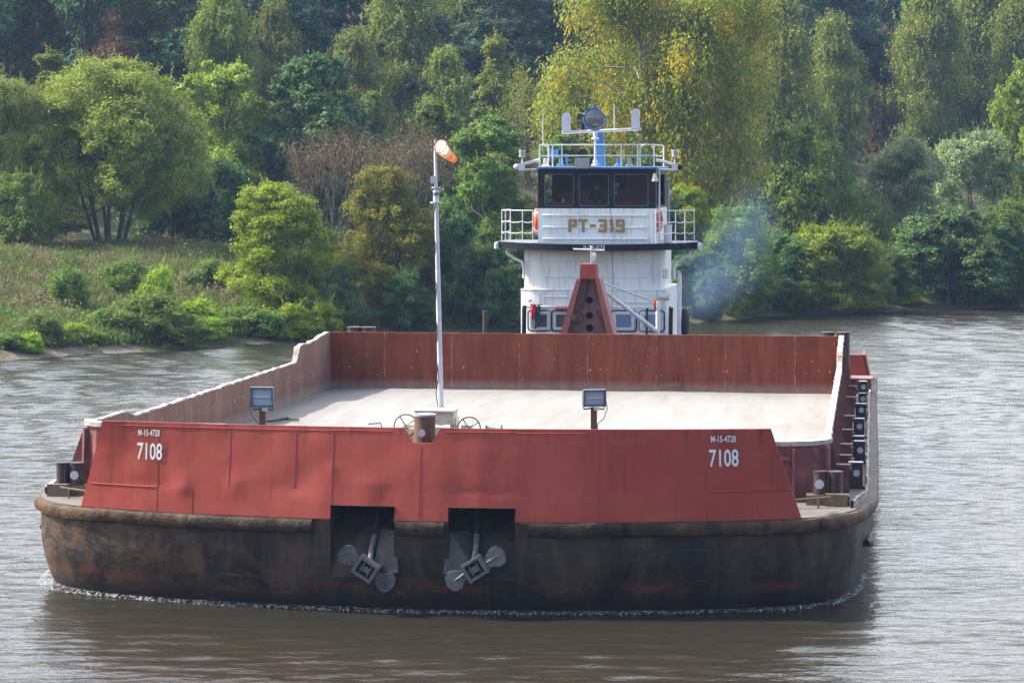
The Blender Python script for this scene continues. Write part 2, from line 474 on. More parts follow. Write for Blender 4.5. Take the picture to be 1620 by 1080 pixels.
def mat_floor():
    m, nt, b, out = nmat('limestone_dusted_floor')
    f = noise_n(nt, coords(nt, (2.2, 0.22, 1)), 1.0, 6, 0.62)
    col = ramp(nt, f, [(0.28, (0.205, 0.188, 0.160)), (0.46, (0.242, 0.236, 0.222)), (0.72, (0.268, 0.265, 0.256))])
    g = noise_n(nt, coords(nt), 0.35, 5, 0.6)
    col = mixc(nt, ramp(nt, g, [(0.50, (0, 0, 0)), (0.75, (0.35, 0.35, 0.35))]), col, (0.19, 0.165, 0.13))
    # uneven darker tone towards the left side plating
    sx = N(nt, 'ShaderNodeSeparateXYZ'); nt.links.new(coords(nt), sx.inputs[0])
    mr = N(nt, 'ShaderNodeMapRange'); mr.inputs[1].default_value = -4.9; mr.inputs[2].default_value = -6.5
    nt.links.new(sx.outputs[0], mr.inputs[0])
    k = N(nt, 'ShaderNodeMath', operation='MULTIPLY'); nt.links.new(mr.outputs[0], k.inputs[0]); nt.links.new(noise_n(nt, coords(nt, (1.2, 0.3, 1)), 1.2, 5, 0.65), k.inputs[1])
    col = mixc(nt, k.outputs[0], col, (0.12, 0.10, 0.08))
    # wheel and grab marks along the hold
    gm = noise_n(nt, coords(nt, (3.2, 0.10, 1)), 1.6, 4, 0.6)
    col = mixc(nt, ramp(nt, gm, [(0.56, (0, 0, 0)), (0.68, (0.30, 0.30, 0.30))]), col, (0.18, 0.155, 0.125))
    nt.links.new(col, b.inputs['Base Color'])
    b.inputs['Roughness'].default_value = 0.9
    bump(nt, b, noise_n(nt, coords(nt), 4, 5), 0.4, 0.03)
    return m
M['floor'] = mat_floor()
M['lime'] = paint('lime_crusted_rim', (0.42, 0.385, 0.34), 0.25, 0.85, 4, (0.17, 0.10, 0.075), 0.46, bmp=0.6)

def mat_glass(name, tint=(0.8, 0.83, 0.85), opac=0.1):
    m, nt, b, out = nmat(name)
    nt.nodes.remove(b)
    tr = N(nt, 'ShaderNodeBsdfTransparent'); tr.inputs[0].default_value = (*tint, 1)
    gl = N(nt, 'ShaderNodeBsdfGlossy'); gl.inputs['Roughness'].default_value = 0.02; gl.inputs[0].default_value = (0.45, 0.45, 0.45, 1)
    lw = N(nt, 'ShaderNodeFresnel'); lw.inputs[0].default_value = 1.5
    ad = N(nt, 'ShaderNodeMath', operation='ADD'); ad.inputs[1].default_value = opac * 0.1
    nt.links.new(lw.outputs[0], ad.inputs[0])
    mx = N(nt, 'ShaderNodeMixShader'); nt.links.new(ad.outputs[0], mx.inputs[0])
    nt.links.new(tr.outputs[0], mx.inputs[1]); nt.links.new(gl.outputs[0], mx.inputs[2])
    nt.links.new(mx.outputs[0], out.inputs[0])
    return m
M['glass'] = mat_glass('window_glass')

def mat_simple(name, c, rough=0.5, metal=0.0):
    m, nt, b, out = nmat(name)
    b.inputs['Base Color'].default_value = (*c, 1); b.inputs['Roughness'].default_value = rough; b.inputs['Metallic'].default_value = metal
    return m
M['pane_blue'] = mat_simple('curtained_pane', (0.16, 0.22, 0.34), 0.12)
M['lamp_glass'] = mat_simple('lamp_lens', (0.34, 0.42, 0.48), 0.12)
M['lens_dark'] = mat_simple('searchlight_lens', (0.17, 0.17, 0.18), 0.08, 0.5)
M['interior'] = mat_simple('wheelhouse_lining', (0.13, 0.04, 0.036), 0.7)

def mat_leaf(name, stops, trans=0.35, patch=None, rough=0.55):
    """leaf colour differs leaf by leaf; optional autumn patches of another hue"""
    m, nt, b, out = nmat(name)
    ge = N(nt, 'ShaderNodeNewGeometry')
    col = ramp(nt, ge.outputs['Random Per Island'], stops)
    if patch:
        c2, lo, hi, sc = patch
        f = noise_n(nt, coords(nt), sc, 3, 0.6)
        col = mixc(nt, ramp(nt, f, [(lo, (0, 0, 0)), (hi, (1, 1, 1))]), col, c2)
    oi = N(nt, 'ShaderNodeObjectInfo')
    hs = N(nt, 'ShaderNodeHueSaturation')
    mh = N(nt, 'ShaderNodeMapRange'); mh.inputs[3].default_value = 0.485; mh.inputs[4].default_value = 0.512
    mv = N(nt, 'ShaderNodeMapRange'); mv.inputs[3].default_value = 0.82; mv.inputs[4].default_value = 1.18
    nt.links.new(oi.outputs['Random'], mh.inputs[0]); nt.links.new(oi.outputs['Random'], mv.inputs[0])
    nt.links.new(mh.outputs[0], hs.inputs['Hue']); nt.links.new(mv.outputs[0], hs.inputs['Value'])
    nt.links.new(col, hs.inputs['Color'])
    col = hs.outputs[0]
    nt.links.new(col, b.inputs['Base Color']); b.inputs['Roughness'].default_value = rough
    b.inputs['Specular IOR Level'].default_value = 0.12
    tl = N(nt, 'ShaderNodeBsdfTranslucent'); nt.links.new(col, tl.inputs[0])
    mx = N(nt, 'ShaderNodeMixShader'); mx.inputs[0].default_value = trans
    nt.links.new(b.outputs[0], mx.inputs[1]); nt.links.new(tl.outputs[0], mx.inputs[2])
    nt.links.new(mx.outputs[0], out.inputs[0])
    return m

LEAF = {
 'willow':  mat_leaf('willow_leaves',  [(0, (0.163, 0.228, 0.029)), (0.6, (0.266, 0.344, 0.048)), (1, (0.440, 0.471, 0.088))]),
 'lime':    mat_leaf('yellow_green_leaves', [(0, (0.165, 0.289, 0.021)), (0.6, (0.281, 0.421, 0.030)), (1, (0.515, 0.577, 0.044))]),
 'olive':   mat_leaf('olive_leaves',   [(0, (0.142, 0.184, 0.021)), (0.6, (0.242, 0.272, 0.032)), (1, (0.383, 0.360, 0.047))]),
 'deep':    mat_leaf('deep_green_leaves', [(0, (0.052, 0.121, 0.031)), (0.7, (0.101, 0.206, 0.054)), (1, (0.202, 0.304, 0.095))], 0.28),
 'green':   mat_leaf('green_leaves',   [(0, (0.089, 0.160, 0.027)), (0.7, (0.156, 0.244, 0.040)), (1, (0.277, 0.342, 0.067))]),
 'birch':   mat_leaf('birch_leaves',   [(0, (0.128, 0.186, 0.029)), (0.7, (0.224, 0.278, 0.042)), (1, (0.404, 0.383, 0.066))]),
 'gold':    mat_leaf('autumn_birch_leaves', [(0, (0.104, 0.183, 0.026)), (0.5, (0.220, 0.305, 0.035)), (0.82, (0.415, 0.451, 0.039)), (1, (0.683, 0.573, 0.039))], 0.42,
                     ((0.683, 0.525, 0.029), 0.54, 0.66, 0.6)),
 'grey':    mat_leaf('grey_green_leaves', [(0, (0.176, 0.242, 0.096)), (0.7, (0.286, 0.382, 0.158)), (1, (0.475, 0.549, 0.261))], 0.25),
 'brown':   mat_leaf('brown_dry_leaves', [(0, (0.105, 0.077, 0.035)), (0.7, (0.194, 0.138, 0.066)), (1, (0.299, 0.215, 0.103))], 0.2),
 'rust':    mat_leaf('reddish_brown_leaves', [(0, (0.131, 0.074, 0.038)), (0.7, (0.229, 0.124, 0.062)), (1, (0.316, 0.199, 0.090))], 0.25),
 'pine':    mat_leaf('pine_needles',   [(0, (0.029, 0.079, 0.031)), (0.7, (0.057, 0.131, 0.050)), (1, (0.109, 0.205, 0.069))], 0.12),
 'amber':   mat_leaf('amber_tinged_leaves', [(0, (0.149, 0.244, 0.027)), (0.6, (0.248, 0.354, 0.040)), (1, (0.436, 0.464, 0.067))], 0.35,
                     ((0.341, 0.221, 0.040), 0.58, 0.72, 0.5)),
}
M['bark'] = paint('grey_brown_bark', (0.075, 0.060, 0.047), 0.35, 0.9, 6, bmp=0.5)
M['bark_birch'] = paint('white_birch_bark', (0.36, 0.34, 0.31), 0.15, 0.8, 4, (0.05, 0.045, 0.04), 0.35)
M['bark_pine'] = paint('orange_pine_bark', (0.20, 0.095, 0.05), 0.3, 0.9, 5)
M['twig'] = paint('bare_twigs', (0.115, 0.088, 0.070), 0.25, 0.9, 8)

# ------------------------------------------------------------------ shore, terrain, water
S0 = Vector((-10.5, 105.0)); SD = Vector((0.77, 0.638)).normalized(); SN = Vector((-SD.y, SD.x))
SHORE = [(-400, -0.6), (-40, -0.4), (-11.5, -1.2), (0, 0.0), (8, 0.7), (16, 0.2), (23, -0.9), (31, 1.4), (35, 0.6), (39.7, 0.2), (48.2, -1.0), (60, -1.5), (90, 1.0), (400, 4)]

def shore_off(s):
    for (a, oa), (b, ob) in zip(SHORE, SHORE[1:]):
        if s <= b: return oa + (ob - oa) * max(0, (s - a)) / (b - a)
    return SHORE[-1][1]

def sstep(a, b, x):
    t = min(1, max(0, (x - a) / (b - a))); return t * t * (3 - 2 * t)

def gz(s, t):
    hb = 3.3 - 2.1 * sstep(6, 30, s)
    if t < 0: return max(-1.6, 0.35 * t)
    z = 0.27 * min(t, 2.0) + (hb - 0.54) * sstep(1.5, 21, t)
    z += 0.22 * max(0, t - 40) * sstep(40, 60, t)
    z += 0.16 * noise.noise(Vector((s * 0.16, t * 0.16, 3))) * sstep(1, 5, t)
    return min(z, 38 + 2 * noise.noise(Vector((s * .03, t * .03, 0))))

def ST(s, t, z=None):
    p = S0 + SD * s + SN * (t + shore_off(s))
    return Vector((p.x, p.y, gz(s, t) if z is None else z))

def ray_st(px, t):
    """ground point in the photograph column px, t metres behind the waterline"""
    a = (px - HX) / F
    s = 0.0
    for _ in range(12):
        Y = (SN.dot(S0) + t + shore_off(s)) / (SN.x * a + SN.y)
        s = (Vector((a * Y, Y)) - S0).dot(SD)
    return s, Y

def mat_ground():
    m, nt, b, out = nmat('meadow_soil')
    f = noise_n(nt, coords(nt), 0.25, 7, 0.65)
    g = noise_n(nt, coords(nt), 2.5, 5, 0.65)
    col = ramp(nt, f, [(0.30, (0.055, 0.070, 0.020)), (0.55, (0.095, 0.095, 0.036)), (0.75, (0.150, 0.120, 0.065))])
    col = mixc(nt, ramp(nt, g, [(0.45, (0, 0, 0)), (0.7, (0.6, 0.6, 0.6))]), col, (0.035, 0.05, 0.015))
    nt.links.new(col, b.inputs['Base Color']); b.inputs['Roughness'].default_value = 0.95
    bump(nt, b, g, 0.8, 0.15)
    return m
M['ground'] = mat_ground()
M['litter'] = paint('forest_floor', (0.045, 0.040, 0.022), 0.35, 0.95, 0.8)

b = MB()
ss = [-400, -250, -150, -100, -70] + [x * 2.5 - 50 for x in range(0, 52)] + [90, 110, 140, 180, 250, 320, 400]
tt = [-6, -3, -1, 0, 0.7, 1.4, 2, 3, 4.5, 6, 8, 10, 12, 14, 17, 20, 24, 28, 33, 40, 48, 56, 66, 80, 100, 130, 170, 220, 300, 450, 800, 1500]
b.grid([[ST(s, t) for s in ss] for t in tt])
g = b.build('ground', M['ground'], smooth=True)
tag(g, 'grassy river bank rising to a wooded slope', 'ground', kind='structure')

def mat_slabs():
    m, nt, bs, out = nmat('weathered_concrete_slabs')
    vec = coords(nt)
    f = noise_n(nt, vec, 1.4, 6, 0.65)
    col = ramp(nt, f, [(0.3, (0.09, 0.072, 0.05)), (0.6, (0.17, 0.135, 0.10)), (0.8, (0.24, 0.19, 0.14))])
    nt.links.new(col, bs.inputs['Base Color']); bs.inputs['Roughness'].default_value = 0.9
    bump(nt, bs, noise_n(nt, vec, 6, 4), 0.5, 0.04)
    return m
M['slabs'] = mat_slabs()
b = MB()
s = -34.0
while s < -7:
    w = 1.9
    pts = []
    for t in (-0.5, 0.25, 1.0, 1.75, 2.4):
        pts.append([ST(s + 0.02, t, gz(s, t) + 0.05 + 0.03 * math.sin(s * 7)), ST(s + w - 0.04, t, gz(s + w, t) + 0.05 + 0.03 * math.sin(s * 7))])
    b.grid(pts)
    s += w
o = b.build('bank_slabs', M['slabs'])
tag(o, 'sloping concrete slabs along the waterline of the left bank', 'embankment', kind='structure')

def mat_water():
    m, nt, b, out = nmat('river_water')
    b.inputs['Base Color'].default_value = (0.026, 0.024, 0.016, 1)
    b.inputs['Roughness'].default_value = 0.18
    b.inputs['IOR'].default_value = 1.333
    ge = N(nt, 'ShaderNodeNewGeometry')
    def layer(sc, scale, detail, rot=0.0, dist=0.3):
        mp = N(nt, 'ShaderNodeMapping'); mp.inputs['Scale'].default_value = sc; mp.inputs['Rotation'].default_value = (0, 0, rot)
        nt.links.new(ge.outputs['Position'], mp.inputs[0])
        return noise_n(nt, mp.outputs[0], scale, detail, 0.6, dist)
    h1 = layer((0.55, 1.25, 1), 1.5, 4, 0.15)
    h2 = layer((0.8, 1.6, 1), 4.5, 3, -0.25)
    h3 = layer((0.3, 0.7, 1), 0.45, 2, 0.4)
    amp = layer((0.35, 0.8, 1), 0.12, 3, 0.2)
    a1 = N(nt, 'ShaderNodeMath', operation='MULTIPLY_ADD'); nt.links.new(h2, a1.inputs[0]); a1.inputs[1].default_value = 0.28; nt.links.new(h1, a1.inputs[2])
    a2 = N(nt, 'ShaderNodeMath', operation='MULTIPLY_ADD'); nt.links.new(h3, a2.inputs[0]); a2.inputs[1].default_value = 1.1; nt.links.new(a1.outputs[0], a2.inputs[2])
    mr = N(nt, 'ShaderNodeMapRange'); mr.inputs[1].default_value = 0.35; mr.inputs[2].default_value = 0.65; mr.inputs[3].default_value = 0.75; mr.inputs[4].default_value = 1.2
    nt.links.new(amp, mr.inputs[0])
    a3 = N(nt, 'ShaderNodeMath', operation='MULTIPLY'); nt.links.new(a2.outputs[0], a3.inputs[0]); nt.links.new(mr.outputs[0], a3.inputs[1])
    bump(nt, b, a3.outputs[0], 1.0, 0.05)
    return m
M['water'] = mat_water()
WAVE = 1.0
# the reach in view is real waves: a fine sheet of summed wave trains, flattening into a plain sheet further out
wr_ = np.random.default_rng(4)
gx = np.concatenate([[-1500, -400, -120, -70], np.arange(-48, 62.01, 0.20), [80, 140, 400, 1500]])
gy = np.concatenate([[-400, -50, 10], np.arange(26, 31, 0.17), np.arange(31, 63, 0.047), np.arange(63, 142, 0.17), [150, 180, 400, 1200]])
GX, GY = np.meshgrid(gx, gy)
GZ = np.zeros_like(GX)
for k in range(92):
    lam = 0.19 * (5.5 ** wr_.uniform(0, 1)) if k < 80 else wr_.uniform(1.4, 5)
    th = R(-87) + wr_.normal(0, 0.24 if lam < 0.4 else 0.34 if k < 80 else 0.55)
    sl = WAVE * (0.029 if k < 80 else 0.008)
    kx, ky = 2 * PI / lam * math.cos(th), 2 * PI / lam * math.sin(th)
    ph = wr_.uniform(0, 2 * PI)
    env = 0.75 + 0.6 * np.sin(GX * wr_.uniform(0.2, 1.4) + GY * wr_.uniform(0.2, 1.4) + wr_.uniform(0, 6.3)) * np.sin(GX * wr_.uniform(-0.9, 0.9) + GY * wr_.uniform(0.2, 1.5) + wr_.uniform(0, 6.3))
    if lam < 0.40: env = env * np.clip((63 - GY) / 10, 0, 1)
    elif lam < 0.75: env = env * np.clip((100 - GY) / 30, 0, 1)
    GZ += sl * lam / (2 * PI) * np.sin(kx * GX + ky * GY + ph) * env
GZ *= 0.72 + 1.5 * np.clip((GY - 50) / 55, 0, 1)
# the barge shoves a smoother cushion of water before its bow
VV, UU = GX * CP - GY * SP, GX * SP + GY * CP
dist = np.clip((40.6 + 1.05 * ((VV + 7.1) / 6) ** 2 - UU), 0, 9) + 5 * np.clip(np.abs(VV + 7.1) - 7.5, 0, 4)
GZ *= 0.35 + 0.65 * np.clip(dist / 3.5, 0, 1)
GZ -= 0.0
fade = np.clip(np.minimum(np.minimum((GX + 48) / 4, (62 - GX) / 4), np.minimum((GY - 24) / 4, (142 - GY) / 4)), 0, 1)
# the chop dies down in the lee right before the bow
GZ *= fade
ny_, nx_ = GX.shape
me = bpy.data.meshes.new('water')
me.vertices.add(nx_ * ny_); me.vertices.foreach_set('co', np.stack([GX, GY, GZ], -1).reshape(-1).astype(np.float32))
ii = (np.arange(ny_ - 1)[:, None] * nx_ + np.arange(nx_ - 1)[None]).reshape(-1)
q4 = np.stack([ii, ii + 1, ii + nx_ + 1, ii + nx_], 1).astype(np.int32)
me.loops.add(q4.size); me.loops.foreach_set('vertex_index', q4.reshape(-1))
me.polygons.add(len(q4)); me.polygons.foreach_set('loop_start', np.arange(0, q4.size, 4, dtype=np.int32)); me.polygons.foreach_set('loop_total', np.full(len(q4), 4, dtype=np.int32))
me.polygons.foreach_set('use_smooth', np.ones(len(q4), dtype=bool))
me.update(calc_edges=True); me.materials.append(M['water'])
o = bpy.data.objects.new('water', me); COL.objects.link(o)
tag(o, 'rippled grey river water', 'river', kind='structure')

# ------------------------------------------------------------------ barge
CV = -7.1                                             # centreline of the barge in the vessel frame
BARGE_LOC = L(CV, 55, 0)
barge = empty('barge', BARGE_LOC, -PSI, 'rusty open cargo barge with a red bow plate numbered 7108', 'barge')
HD = 1.48                                             # deck height
UST = 70.4                                            # stern

def cr(pts, n):                                       # Catmull-Rom through points
    out = []
    k = len(pts)
    for i in range(k - 1):
        p0, p1, p2, p3 = pts[max(i - 1, 0)], pts[i], pts[i + 1], pts[min(i + 2, k - 1)]
        for j in range(n):
            t = j / n
            out.append(tuple(0.5 * (2 * b_ + (c_ - a_) * t + (2 * a_ - 5 * b_ + 4 * c_ - d_) * t * t + (3 * b_ - a_ - 3 * c_ + d_) * t ** 3)
                             for a_, b_, c_, d_ in zip(p0, p1, p2, p3)))
    out.append(tuple(pts[-1]))
    return out

HALF = [(0, 40.42), (1.5, 40.49), (3, 40.68), (4.5, 41.0), (5.5, 41.33), (6.1, 41.62), (6.6, 42.05), (6.95, 42.7), (7.13, 43.5), (7.24, 44.4), (7.28, 45.6)]
HC_ = cr(HALF, 6)
SLF, SRT = 1.004, 0.974
PK = [(-8.57, -7.53), (-6.66, -5.60)]                 # anchor pockets, v from..to
NOTCH = [-7.42, -7.27, -6.97, -6.83]

def ubow(v):
    o = abs((v - CV) / (SLF if v < CV else SRT))
    for (a, ua), (c, uc) in zip(HC_, HC_[1:]):
        if a <= o <= c: return ua + (uc - ua) * (o - a) / max(1e-9, c - a)
    return HC_[-1][1]

def outline():
    """deck edge from the stern on the left round the bow to the stern on the right; pocket edges are exact points"""
    left = [(CV - o * SLF, u) for (o, u) in reversed(HC_)]
    right = [(CV + o * SRT, u) for (o, u) in HC_[1:]]
    pts = left + right
    vs = [p[0] for p in pts]
    for a, c in PK:
        for w in (a, c): pts.append((w, ubow(w)))
    core = sorted(pts)
    pts = [q for q in core if not any(abs(q[0] - w) < 0.03 and abs(q[0] - w) > 1e-9 for pk in PK for w in pk)]
    ls = [(pts[0][0], u) for u in (UST, 66, 62, 58, 54, 50, 47.5)]
    rs = [(pts[-1][0], u) for u in (47.5, 50, 54, 58, 62, 66, UST)]
    return ls + pts + rs
OUT = outline()
NO = len(OUT)

def onorm(i):                                         # outward normal in plan
    a, c = OUT[max(i - 1, 0)], OUT[min(i + 1, NO - 1)]
    t = Vector((c[0] - a[0], c[1] - a[1])).normalized()
    return Vector((t.y, -t.x))

ONRM = [onorm(i) for i in range(NO)]
ROWS = [(1.48, 0.0), (1.2, 0.0), (0.95, 0.0), (0.75, 0.015), (0.55, 0.05), (0.35, 0.10), (0.15, 0.17), (0.0, 0.24), (-0.25, 0.42), (-0.7, 1.0)]
def hp(i, z, ins, extra=0.0):
    v, u = OUT[i]; n = ONRM[i]
    v -= n.x * (ins - extra); u -= n.y * (ins - extra)
    return v, u, z

def in_pocket(i):                                     # column i..i+1 lies in a pocket
    m = (OUT[i][0] + OUT[i + 1][0]) / 2
    return OUT[i][1] < 42 and any(a < m < c for a, c in PK)

b = MB()
PKZ = 0.55
vid = []
for (z, ins) in ROWS:
    for i in range(NO): 
        v, u, zz = hp(i, z, ins)
        d = 0.018 * noise.noise(Vector((v * 0.9, z * 1.3, u * 0.9)))
        b.v.append(L(v + ONRM[i].x * d, u + ONRM[i].y * d, zz))
for r in range(len(ROWS) - 1):
    for i in range(NO - 1):
        if in_pocket(i) and ROWS[r + 1][0] >= PKZ - 1e-6: continue
        b.f.append((r * NO + i, r * NO + i + 1, (r + 1) * NO + i + 1, (r + 1) * NO + i)); b.mi.append(0)
# transom
b.add([L(OUT[0][0], UST, HD), L(OUT[-1][0], UST, HD), L(OUT[-1][0] - 0.9, UST, -0.7), L(OUT[0][0] + 0.9, UST, -0.7)], [(0, 1, 2, 3)])
# stem bar on the centreline
hull = b.build('hull', M['hull'], barge, smooth=True)

PD = 0.95                                             # pocket depth
def pocket(a, c):
    idx = [i for i in range(NO) if a - 1e-6 <= OUT[i][0] <= c + 1e-6 and OUT[i][1] < 42]
    b = MB()
    zs = [1.70, 1.48, 1.2, 0.95, 0.75, 0.55]
    ins = [0.0, 0, 0, 0, 0.015, 0.05]
    back = []
    for z, i_ in zip(zs, ins):
        k = (z - 0.55) / 1.15
        d = PD * (k ** 1.7)
        back.append([L(OUT[i][0], OUT[i][1] + d + i_, z) for i in idx])
    b.grid(back)
    for e in (idx[0], idx[-1]):
        front = [L(OUT[e][0], OUT[e][1] + i_, z) for z, i_ in zip(zs, ins)]
        bk = [r[0] if e == idx[0] else r[-1] for r in back]
        b.grid([front, bk])
    b.grid([[L(OUT[i][0], OUT[i][1] - 0.02, 1.70) for i in idx], back[0]])
    return b.build('anchor_recess', M['hull'], barge, smooth=True)
M['hull_dark'] = paint('tarred_recess_steel', (0.020, 0.0195, 0.020), 0.4, 0.7, 4, (0.050, 0.034, 0.024), 0.36, True)
for a, c in PK: pocket(a, c)

# wear plates below the hawse, one to each pocket on its inner half
M['worn'] = paint('scraped_steel', (0.040, 0.037, 0.034), 0.3, 0.5, 6, (0.12, 0.07, 0.04), 0.2, True)
for (a, c, sgn) in ((PK[0][0], PK[0][1], 1), (PK[1][0], PK[1][1], -1)):
    e = c if sgn > 0 else a
    b = MB()
    u0 = ubow(e)
    def q(v, u, z): return L(v, u, z)
    top = [q(e - 0.012 * sgn, u0 + 0.12, 1.30), q(e - 0.40 * sgn, u0 + 0.50, 1.30)]
    bot = [q(e + 0.08 * sgn, u0 - 0.06, 0.66), q(e - 0.46 * sgn, u0 - 0.03, 0.66)]
    d = L(0, 0.06, 0) - L(0, 0, 0)
    vs = [*top, *bot] + [p + d for p in (*top, *bot)]
    b.add(vs, [(0, 1, 3, 2), (4, 6, 7, 5), (0, 4, 5, 1), (2, 3, 7, 6), (0, 2, 6, 4), (1, 5, 7, 3)])
    b.build('wear_plate', M['worn'], barge)

# rub rail in three lengths
def rail(v0, v1, stern_l=False, stern_r=False):
    idx = [i for i in range(NO) if (v0 <= OUT[i][0] <= v1)]
    sec = [(0.0, 1.475), (0.07, 1.462), (0.100, 1.42), (0.102, 1.33), (0.08, 1.265), (0.0, 1.245)]
    b = MB()
    rows = []
    for i in idx:
        v, u = OUT[i]; n = ONRM[i]
        w = 1.0 + 0.22 * noise.noise(Vector((v * 1.7, u * 1.7, 0)))
        rows.append([L(v + n.x * e * w, u + n.y * e * w, z + 0.022 * noise.noise(Vector((v * 2.1, u * 2.1, 5 + e * 9)))) for e, z in sec])
    b.grid(rows)
    b.add(rows[0], [tuple(range(len(sec)))]); b.add(rows[-1], [tuple(range(len(sec)))])
    return b.build('rub_rail', M['rail'], barge, smooth=True)
rail(-20, -8.72); rail(-7.5, -6.68); rail(-5.48, 5)
# lower fender stubs near the waterline on both shoulders
for (i0, side) in (((min(range(NO), key=lambda i: abs(OUT[i][1] - 43.8) + (0 if OUT[i][0] < CV else 99))), -1),
                   ((min(range(NO), key=lambda i: abs(OUT[i][1] - 43.8) + (0 if OUT[i][0] > CV else 99))), 1)):
    v, u = OUT[i0]
    b = MB()
    b.tube([L(v + side * 0.00, u - 0.30, 0.84), L(v + side * 0.03, u - 0.05, 0.82), L(v + side * 0.03, u + 1.2, 0.80)], [0.05, 0.085, 0.085], 10)
    b.build('fender_stub', M['hull'], barge, smooth=True)

# deck sheet with the pockets cut out
poly = []
i = 0
while i < NO:
    v, u = OUT[i]
    hit = [k for k in PK if abs(v - k[0]) < 1e-6 and u < 42]
    if hit:
        a, c = hit[0]
        j = next(q_ for q_ in range(NO) if abs(OUT[q_][0] - c) < 1e-6 and OUT[q_][1] < 42)
        poly.append((v, u)); poly.append((v, u + PD + 0.02)); poly.append((c, OUT[j][1] + PD + 0.02)); poly.append((c, OUT[j][1]))
        i = j + 1
    else:
        poly.append((v, u)); i += 1
b = MB()
b.prism([[L(v, u, HD - 0.003) for v, u in poly]], (0, 0, -0.03))
b.build('deck', M['dust_deck'], barge)

# ---- bow bulwark
BL, BR = (-12.98, -12.54), (-1.14, -1.62)             # bottom / top ends
def lean_v(v):                                        # only the two ends of the bulwark lean inwards
    if v < -11.5: return -11.5 + (v + 11.5) * (BL[1] + 11.5) / (BL[0] + 11.5)
    if v > -2.6: return -2.6 + (v + 2.6) * (BR[1] + 2.6) / (BR[0] + 2.6)
    return v
def bulwark():
    b = MB()
    cols = []
    base = [BL[0] + (BR[0] - BL[0]) * k / 150 for k in range(151)]
    brk = [w for pk in PK for w in pk]
    base = [v for v in base if all(abs(v - w) > 0.04 for w in brk)]
    for w in brk: base += [w - 1e-4, w + 1e-4]
    nt_ = [w for w in NOTCH]
    base = sorted([v for v in base if all(abs(v - w) > 0.03 for w in nt_)] + nt_)
    rng = random.Random(5)
    dents = [(rng.uniform(-12.6, -1.6), rng.uniform(1.55, 2.75), rng.uniform(0.08, 0.35), rng.uniform(-0.014, 0.006)) for _ in range(40)]
    dents = [q_ if q_[0] < -7 else (q_[0], q_[1], q_[2], q_[3] * 0.45) for q_ in dents]
    dents += [(-9.05, 2.02, 0.45, 0.030), (-8.95, 1.78, 0.35, -0.030), (-10.2, 1.95, 0.22, -0.03), (-11.1, 1.9, 0.16, -0.03), (-7.9, 2.0, 0.3, -0.03)]
    NR = 22
    front, back = [], []
    for v in base:
        s = (v - BL[0]) / (BR[0] - BL[0])
        vt = lean_v(v)
        ub = ubow(v) - 0.012
        ut = 40.72 + 0.50 * ((vt + 7.0) / 5.45) ** 2
        if s < 0.5: ut = 40.72 + 0.50 * ((vt + 7.0) / 5.54) ** 2
        else: ut = 40.72 + 0.65 * ((vt + 7.0) / 5.36) ** 2
        zb = 1.70 if any(a < v < c for a, c in PK) else HD + 0.002
        zt = 2.92
        if NOTCH[0] <= v <= NOTCH[3]:
            if v <= NOTCH[1]: zt = 2.92 - 0.235 * (v - NOTCH[0]) / (NOTCH[1] - NOTCH[0])
            elif v <= NOTCH[2]: zt = 2.685
            else: zt = 2.685 + 0.235 * (v - NOTCH[2]) / (NOTCH[3] - NOTCH[2])
        cf, cb = [], []
        for r in range(NR + 1):
            z = zb + (zt - zb) * r / NR
            k = (z - HD) / (2.92 - HD)
            vv = v + (vt - v) * k; uu = ub + (ut - ub) * k
            d = 0.010 * noise.noise(Vector((vv * 0.8, z * 1.1, 2.0))) + 0.006 * noise.noise(Vector((vv * 2.3, z * 2.0, 7.0)))
            for (dv, dz, dr, da) in dents:
                q2 = ((vv - dv) ** 2 + (z - dz) ** 2) / (dr * dr)
                if q2 < 4: d -= da * math.exp(-q2 * 1.5)
            # plating frames behind press a faint vertical rhythm into the sheet
            d += 0.0045 * math.cos(vv * 2 * PI / 0.62) * (0.6 + 0.8 * noise.noise(Vector((vv * .5, z, 11))))
            d -= 0.010 * math.exp(-((z - 1.93) / 0.05) ** 2) * max(0, 0.4 + noise.noise(Vector((vv * 0.9, 4, 4))))
            cf.append(L(vv, uu - d, z)); cb.append(L(vv, uu + 0.05, z))
        front.append(cf); back.append(cb)
    cuts = [0] + [q_ + 1 for q_ in range(len(base) - 1) if base[q_ + 1] - base[q_] < 5e-4] + [len(base)]
    for c0, c1 in zip(cuts, cuts[1:]):
        f_, k_ = front[c0:c1], back[c0:c1]
        b.grid(f_); b.grid(k_)
        b.grid([[p_[-1] for p_ in f_], [p_[-1] for p_ in k_]])
        b.grid([[p_[0] for p_ in f_], [p_[0] for p_ in k_]])
        b.grid([f_[0], k_[0]]); b.grid([f_[-1], k_[-1]])
    def on(v, z):                                     # point on the plate
        j = min(range(len(base)), key=lambda q_: abs(front[q_][0] .lerp(front[q_][-1], 0).x * 0 + base[q_] - v))
        col = front[j]
        r = min(range(NR + 1), key=lambda q_: abs(col[q_].z - z))
        return col[r]
    # weld seams: two horizontal runs, the doubling strip under the top edge, some vertical butts
    out_ = L(0, -1, 0) - L(0, 0, 0)
    def seam(pts, w=0.011):
        b.tube([p + out_ * 0.002 for p in pts], w, 5)
    seam([on(BL[0] + 0.05 + k * 0.07, 1.905) for k in range(0, 21)])
    seam([on(-1.15 - k * 0.07, 1.92) for k in range(0, 21)])
    for k0, k1 in ((-12.5, -7.5), (-6.75, -4.4)):
        n = int((k1 - k0) / 0.1)
        seam([on(k0 + k * 0.1, 2.845) for k in range(n)], 0.008)
